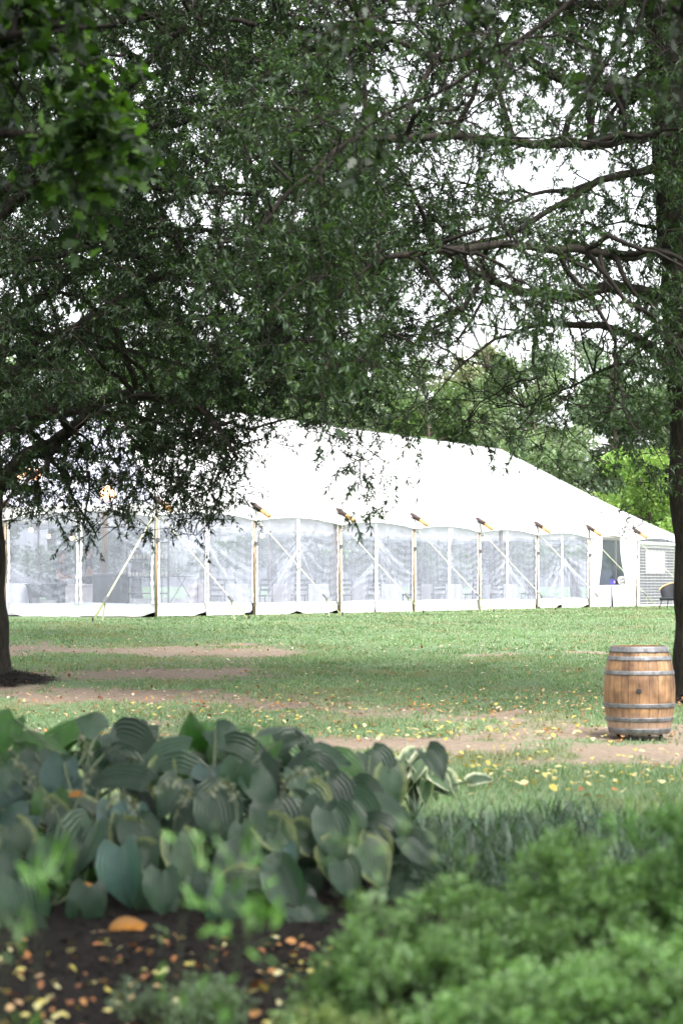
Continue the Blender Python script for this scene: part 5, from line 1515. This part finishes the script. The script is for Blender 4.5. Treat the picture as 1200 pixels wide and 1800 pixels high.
def shrub(px, Y, rx, ry, h, label, cols, n=34000, leaf=(.017, .010), lumps=72):
    x = (px - CX) / F * Y; z = gz(x, Y); root = empty('shrub', (x, Y, z)); tag(root, label, 'shrub', 'light green shrubs in the bed')
    tips, tb = [], Tubes()
    for k in range(lumps):
        v = rdir(1)[0]; v[2] = abs(v[2]) * .9 + .1; v /= np.linalg.norm(v)
        tip = v * np.array([rx * 1.28, ry * 1.15, h]) * RNG.uniform(.62, 1.08)
        tips.append(tip)
        tb.add(bez(np.array([v[0] * .05, v[1] * .05, 0]), np.array([tip[0] * .35, tip[1] * .35, tip[2] * .7]), tip, 6), np.linspace(.007, .002, 6), 4)
    link('stems', tb.mesh('stems'), M['twig'], root)
    P, Dn, T = [], [], []
    per = n // lumps
    for tip in tips:
        r = RNG.uniform(.05, .12)
        sp = 9                                     # sprigs on each lump
        u = rdir(sp); u[:, 2] = np.abs(u[:, 2]) * 1.1
        u /= np.linalg.norm(u, axis=1, keepdims=True)
        k = RNG.integers(0, sp, per); t = RNG.random(per) ** .6
        P.append(tip + u[k] * (t * r * 1.25)[:, None] + RNG.normal(size=(per, 3)) * .012); Dn.append(u[k] + rdir(per) * .9); T.append((.7 + .5 * t) * RNG.uniform(.7, 1.25))  # leaf colour paler at sprig tips, darker inward: shade put into the colour
    P = np.concatenate(P); Dn = np.concatenate(Dn); T = np.concatenate(T); m = len(P)
    V, Fc = polys(LANCE, P, Dn, leaf[0] * RNG.uniform(.7, 1.3, m), leaf[1] * RNG.uniform(.7, 1.3, m), rdir(m) * .7 + np.array([0, 0, 1.0]))
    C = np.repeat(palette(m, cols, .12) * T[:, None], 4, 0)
    tag(link('foliage', np_mesh('foliage', V, Fc, C), M['shrub_leaf'], root), kind='stuff')
SH = [(.095, .185, .055), (.125, .225, .075), (.165, .27, .11), (.045, .10, .028)]
SH2 = [(.085, .18, .048), (.11, .22, .06), (.045, .105, .028)]
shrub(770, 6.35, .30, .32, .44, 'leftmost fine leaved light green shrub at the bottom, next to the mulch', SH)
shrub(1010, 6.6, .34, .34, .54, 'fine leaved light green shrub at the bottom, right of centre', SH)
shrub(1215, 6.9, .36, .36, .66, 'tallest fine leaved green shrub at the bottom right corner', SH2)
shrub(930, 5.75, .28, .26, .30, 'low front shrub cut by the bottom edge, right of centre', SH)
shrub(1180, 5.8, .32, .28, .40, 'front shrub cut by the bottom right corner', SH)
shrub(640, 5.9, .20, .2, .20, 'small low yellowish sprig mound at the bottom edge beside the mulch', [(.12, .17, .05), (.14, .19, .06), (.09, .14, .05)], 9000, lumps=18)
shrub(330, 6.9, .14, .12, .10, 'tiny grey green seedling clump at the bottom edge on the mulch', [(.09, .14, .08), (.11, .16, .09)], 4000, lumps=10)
def shoot(px, py, Y, spread, label, cols, n=60, L=.04, stem=True):
    """a thin upright weed with a tuft of soft leaves at the top"""
    p = at(px, py, Y); z0 = gz(p.x, Y); root = empty('leafy_shoot', (p.x, Y, z0)); tag(root, label, 'plant', 'leafy shoots in front of the hostas')
    h = p.z - z0
    tb = Tubes(); lx = RNG.normal() * .12; pts = np.array([(lx, 0.1, 0), (lx * .7 + RNG.normal() * .03, .05, h * .5), (0, 0, h + spread * .4)]); c, _ = resample(pts, .05); tb.add(c, np.linspace(.0014, .0009, len(c)), 4)
    link('stem', tb.mesh('stem'), M['stalk'], root)
    P = np.array([0, 0, h]) + RNG.normal(size=(n, 3)) * np.array([spread, spread, spread * .8]) * .5
    m2 = n // 3; i2 = RNG.integers(len(c) // 2, len(c), m2); P[:m2] = c[i2] + RNG.normal(size=(m2, 3)) * .02
    D = P - np.array([0, 0, h - spread]) + rdir(n) * .05
    V, Fc = polys(OVAL, P, D, L * 1.7 * RNG.uniform(.6, 1.2, n), L * .55 * RNG.uniform(.7, 1.2, n), rdir(n) * .5 + np.array([0, -.3, 1.0]))
    tag(link('foliage', np_mesh('foliage', V, Fc, np.repeat(palette(n, cols), 8, 0)), M['shrub_leaf'], root), kind='stuff')
BR = [(.06, .15, .025), (.08, .18, .033), (.04, .10, .02)]
PG = [(.08, .145, .05), (.10, .165, .065), (.06, .11, .04)]
for a in ((82, 1550, 4.2, .075, 'bright green blurred shoot in front of the left hosta', BR, 60, .034), (335, 1480, 4.4, .04, 'small pale shoot in front of the upper middle hosta leaves', BR, 26, .032), (425, 1510, 4.3, .05, 'bright shoot above the pale edged hosta leaf', BR, 34, .032),
          (395, 1585, 4.2, .065, 'broad bright green shoot in front of the middle hosta leaf', BR, 46, .034), (440, 1635, 4.2, .06, 'lowest bright green shoot in front of the middle hosta', BR, 44, .034), (15, 1655, 4.2, .06, 'grey green blurred shoot at the left edge above the mulch', PG, 40, .034),
          (612, 1500, 4.5, .05, 'pale shoot in front of the right hosta clump', PG, 30, .03), (650, 1575, 4.6, .06, 'pale green shoot between the right hosta and the shrubs', PG, 36, .03), (720, 1455, 4.8, .045, 'thin pale shoot rising before the strap leaved edging', PG, 24, .028),
          (815, 1415, 5.0, .03, 'tall thin sprig in front of the lawn edge', PG, 18, .026), (790, 1500, 5.0, .05, 'soft shoot rising from the leftmost light green shrub', PG, 30, .028), (290, 1650, 6.6, .03, 'tiny seedling on the mulch below the orange leaf', PG, 16, .03)):
    shoot(*a[:6], int(a[6] * .6), a[7] * .8)

# ------------------------------------------------------------------ mulch chips, fallen leaves
def build_mulch():
    n = 9000
    Y = RNG.uniform(6.6, 12.0, n); x = RNG.uniform(-1, .75, n) * (Y * .17 + .3)
    a = RNG.uniform(0, 6.283, 1800); rr = RNG.random(1800) ** .5
    x = np.concatenate([x, LT[0] + np.cos(a) * rr * 1.0, RT[0] + np.cos(a) * rr * .85]); Y = np.concatenate([Y, LT[1] + np.sin(a) * rr * 1.0, RT[1] + np.sin(a) * rr * .85])
    n = len(x); z = ground_z(x, Y) + .006
    P = np.stack([x, Y, z], -1); D = rdir(n); D[:, 2] *= .35
    V, Fc = polys(LANCE, P, D, RNG.uniform(.02, .07, n), RNG.uniform(.008, .02, n), rdir(n) * .5 + np.array([0, 0, 1.0]))
    C = np.repeat(palette(n, [(.008, .006, .005), (.014, .010, .008), (.024, .015, .011), (.005, .004, .0035)], .3), 4, 0)
    tag(link('mulch_chips', np_mesh('mulch_chips', V, Fc, C), M['litter']), 'dark brown bark mulch under the plants', 'mulch', kind='stuff')
build_mulch()
FALL = []
YEL = [(.42, .35, .09), (.48, .42, .15), (.50, .46, .25), (.36, .31, .08), (.44, .40, .18)]
BRN = [(.28, .12, .045), (.36, .18, .07), (.22, .10, .05), (.45, .30, .16)]
def leaf_single(col, var):
    rs = np.random.default_rng(var)
    t = OVAL if var % 3 else LOBED
    V, Fc = polys(t, np.zeros((1, 3)), np.array([[1.0, 0, 0]]), np.array([1.0]), np.array([.55 + .25 * (var % 2)]), np.array([[0, 0, 1.0]]), [.15, -.2, .3][var % 3])
    V[:, 0] -= .5; V[:, 2] += rs.normal(size=len(V)) * .04
    me = np_mesh('fallen_leaf', V, Fc, np.repeat(np.array([col]), len(V), 0)); me.materials.append(M['litter'])
    return me
LM = {'yellow': [leaf_single(c, i) for i, c in enumerate(YEL * 2)], 'brown': [leaf_single(c, i + 20) for i, c in enumerate(BRN * 2)]}
def scatter():
    spots = []
    # on the mulch
    for _ in range(260):
        spots.append((RNG.uniform(-40, 660), 1650 + 190 * RNG.random(), 'mulch'))
    for _ in range(620):
        u = RNG.random()
        if u < .45: q = (RNG.uniform(560, 1220), RNG.normal(1362, 24))
        elif u < .62: q = (RNG.uniform(560, 1100), RNG.normal(1292, 8))
        elif u < .82: q = (RNG.uniform(480, 1070), RNG.normal(1240, 18))
        else: q = (RNG.uniform(150, 520), RNG.normal(1262, 18))
        if 1125 < q[1] < 1420: spots.append((*q, 'lawn'))
    out = []
    for px, py, k in spots:
        p = on_ground(px, py)
        out.append((p, k))
    out.sort(key=lambda s: s[0].y)
    V, C, n = [], [], 0
    for i, (p, k) in enumerate(out):
        col = 'brown' if RNG.random() < (.5 if k == 'mulch' else .13) else 'yellow'
        size = RNG.uniform(.025, .055) if k == 'mulch' else RNG.uniform(.045, .085)
        if i < 300:
            me = LM[col][RNG.integers(0, len(LM[col]))]
            o = link('fallen_leaf', me); o.location = (p.x, p.y, p.z + (.018 if k == 'mulch' else .05))
            o.rotation_euler = (RNG.normal() * .3, RNG.normal() * .3, RNG.uniform(0, 6.28)); o.scale = (size, size, size)
            tag(o, '%s fallen leaf lying on the %s' % (col, 'dark mulch' if k == 'mulch' else 'lawn near the strap leaved edging'), 'leaf', '%s leaves on the %s' % (col, k))
        else:
            V.append((p.x, p.y, p.z + .045)); C.append((YEL if col == 'yellow' else BRN)[RNG.integers(0, 4)])
    V = np.array(V); n = len(V); D = rdir(n); D[:, 2] *= .3
    vv, ff = polys(OVAL, V, D, RNG.uniform(.04, .085, n), RNG.uniform(.03, .05, n), rdir(n) * .35 + np.array([0, 0, 1.0]), .15)
    # fine brown crumbs along the bare ground
    m = 2600
    px = RNG.uniform(-40, 1240, m); py = RNG.choice([1145, 1182, 1228, 1250, 1262, 1296], m) + RNG.normal(size=m) * 9
    Y = np.interp(py, [1130, 1145, 1182, 1228, 1250, 1262, 1296, 1320], [38.2, 35.2, 29.9, 25.8, 24.3, 23.5, 21.3, 19.4])
    x = (px - CX) / F * Y
    P = np.stack([x, Y, ground_z(x, Y) + .02], -1)
    v2, f2 = polys(OVAL, P, rdir(m) * np.array([1, 1, .3]), RNG.uniform(.03, .07, m), RNG.uniform(.02, .04, m), rdir(m) * .4 + np.array([0, 0, 1.0]))
    C = np.concatenate([np.repeat(np.array(C), 8, 0), np.repeat(palette(m, BRN + [(.5, .42, .3)], .25), 8, 0)])
    tag(link('leaf_litter', np_mesh('leaf_litter', np.concatenate([vv, v2]), np.concatenate([ff, f2 + len(vv)]), C), M['litter']), 'small yellow and brown leaves scattered over the lawn and bare tracks', 'leaf litter', kind='stuff')
scatter()
def big_leaf(px, py, Y, L, w, ang, e, kind, label, var=1):
    o = link('dead_hosta_leaf', hleaf(kind, var)); p = at(px, py, Y)
    a, el = R(ang), R(e)
    N = Vector((0, -math.cos(el), math.sin(el))); U = Vector((0, math.sin(el), math.cos(el))); T = Vector((1, 0, 0)) * math.cos(a) + U * math.sin(a); S = N.cross(T)
    s = F / Y; Mx = Matrix((T * L / s, S * w / s, N * L / s)).transposed().to_4x4(); Mx.translation = p; o.matrix_basis = Mx
    tag(o, label, 'leaf')
M['dead_orange'] = hosta_mat('dead_leaf_orange', (.48, .20, .035), (.3, .15, .06), .6)
M['dead_tan'] = hosta_mat('dead_leaf_tan', (.30, .19, .11), (.2, .12, .07), .5)
big_leaf(229, 1636, 8.95, 58, 46, 25, 30, 'dead_orange', 'orange dead hosta leaf lying on the mulch under the bluish leaf', 3)
big_leaf(180, 1652, 8.9, 62, 34, 30, 40, 'dead_tan', 'curled tan dead leaf on the mulch left of the orange one', 0)
big_leaf(150, 1660, 8.85, 40, 26, 120, 30, 'dead_tan', 'small curled brown leaf at the left end of the tan dead leaves', 2)
big_leaf(156, 1560, 9.3, 38, 14, 10, 35, 'dead_orange', 'narrow orange leaf caught left of the bluish hosta leaf', 1)
big_leaf(132, 1398, 10.2, 30, 16, 170, 50, 'dead_orange', 'small orange leaf lying on a pale edged hosta leaf', 0)
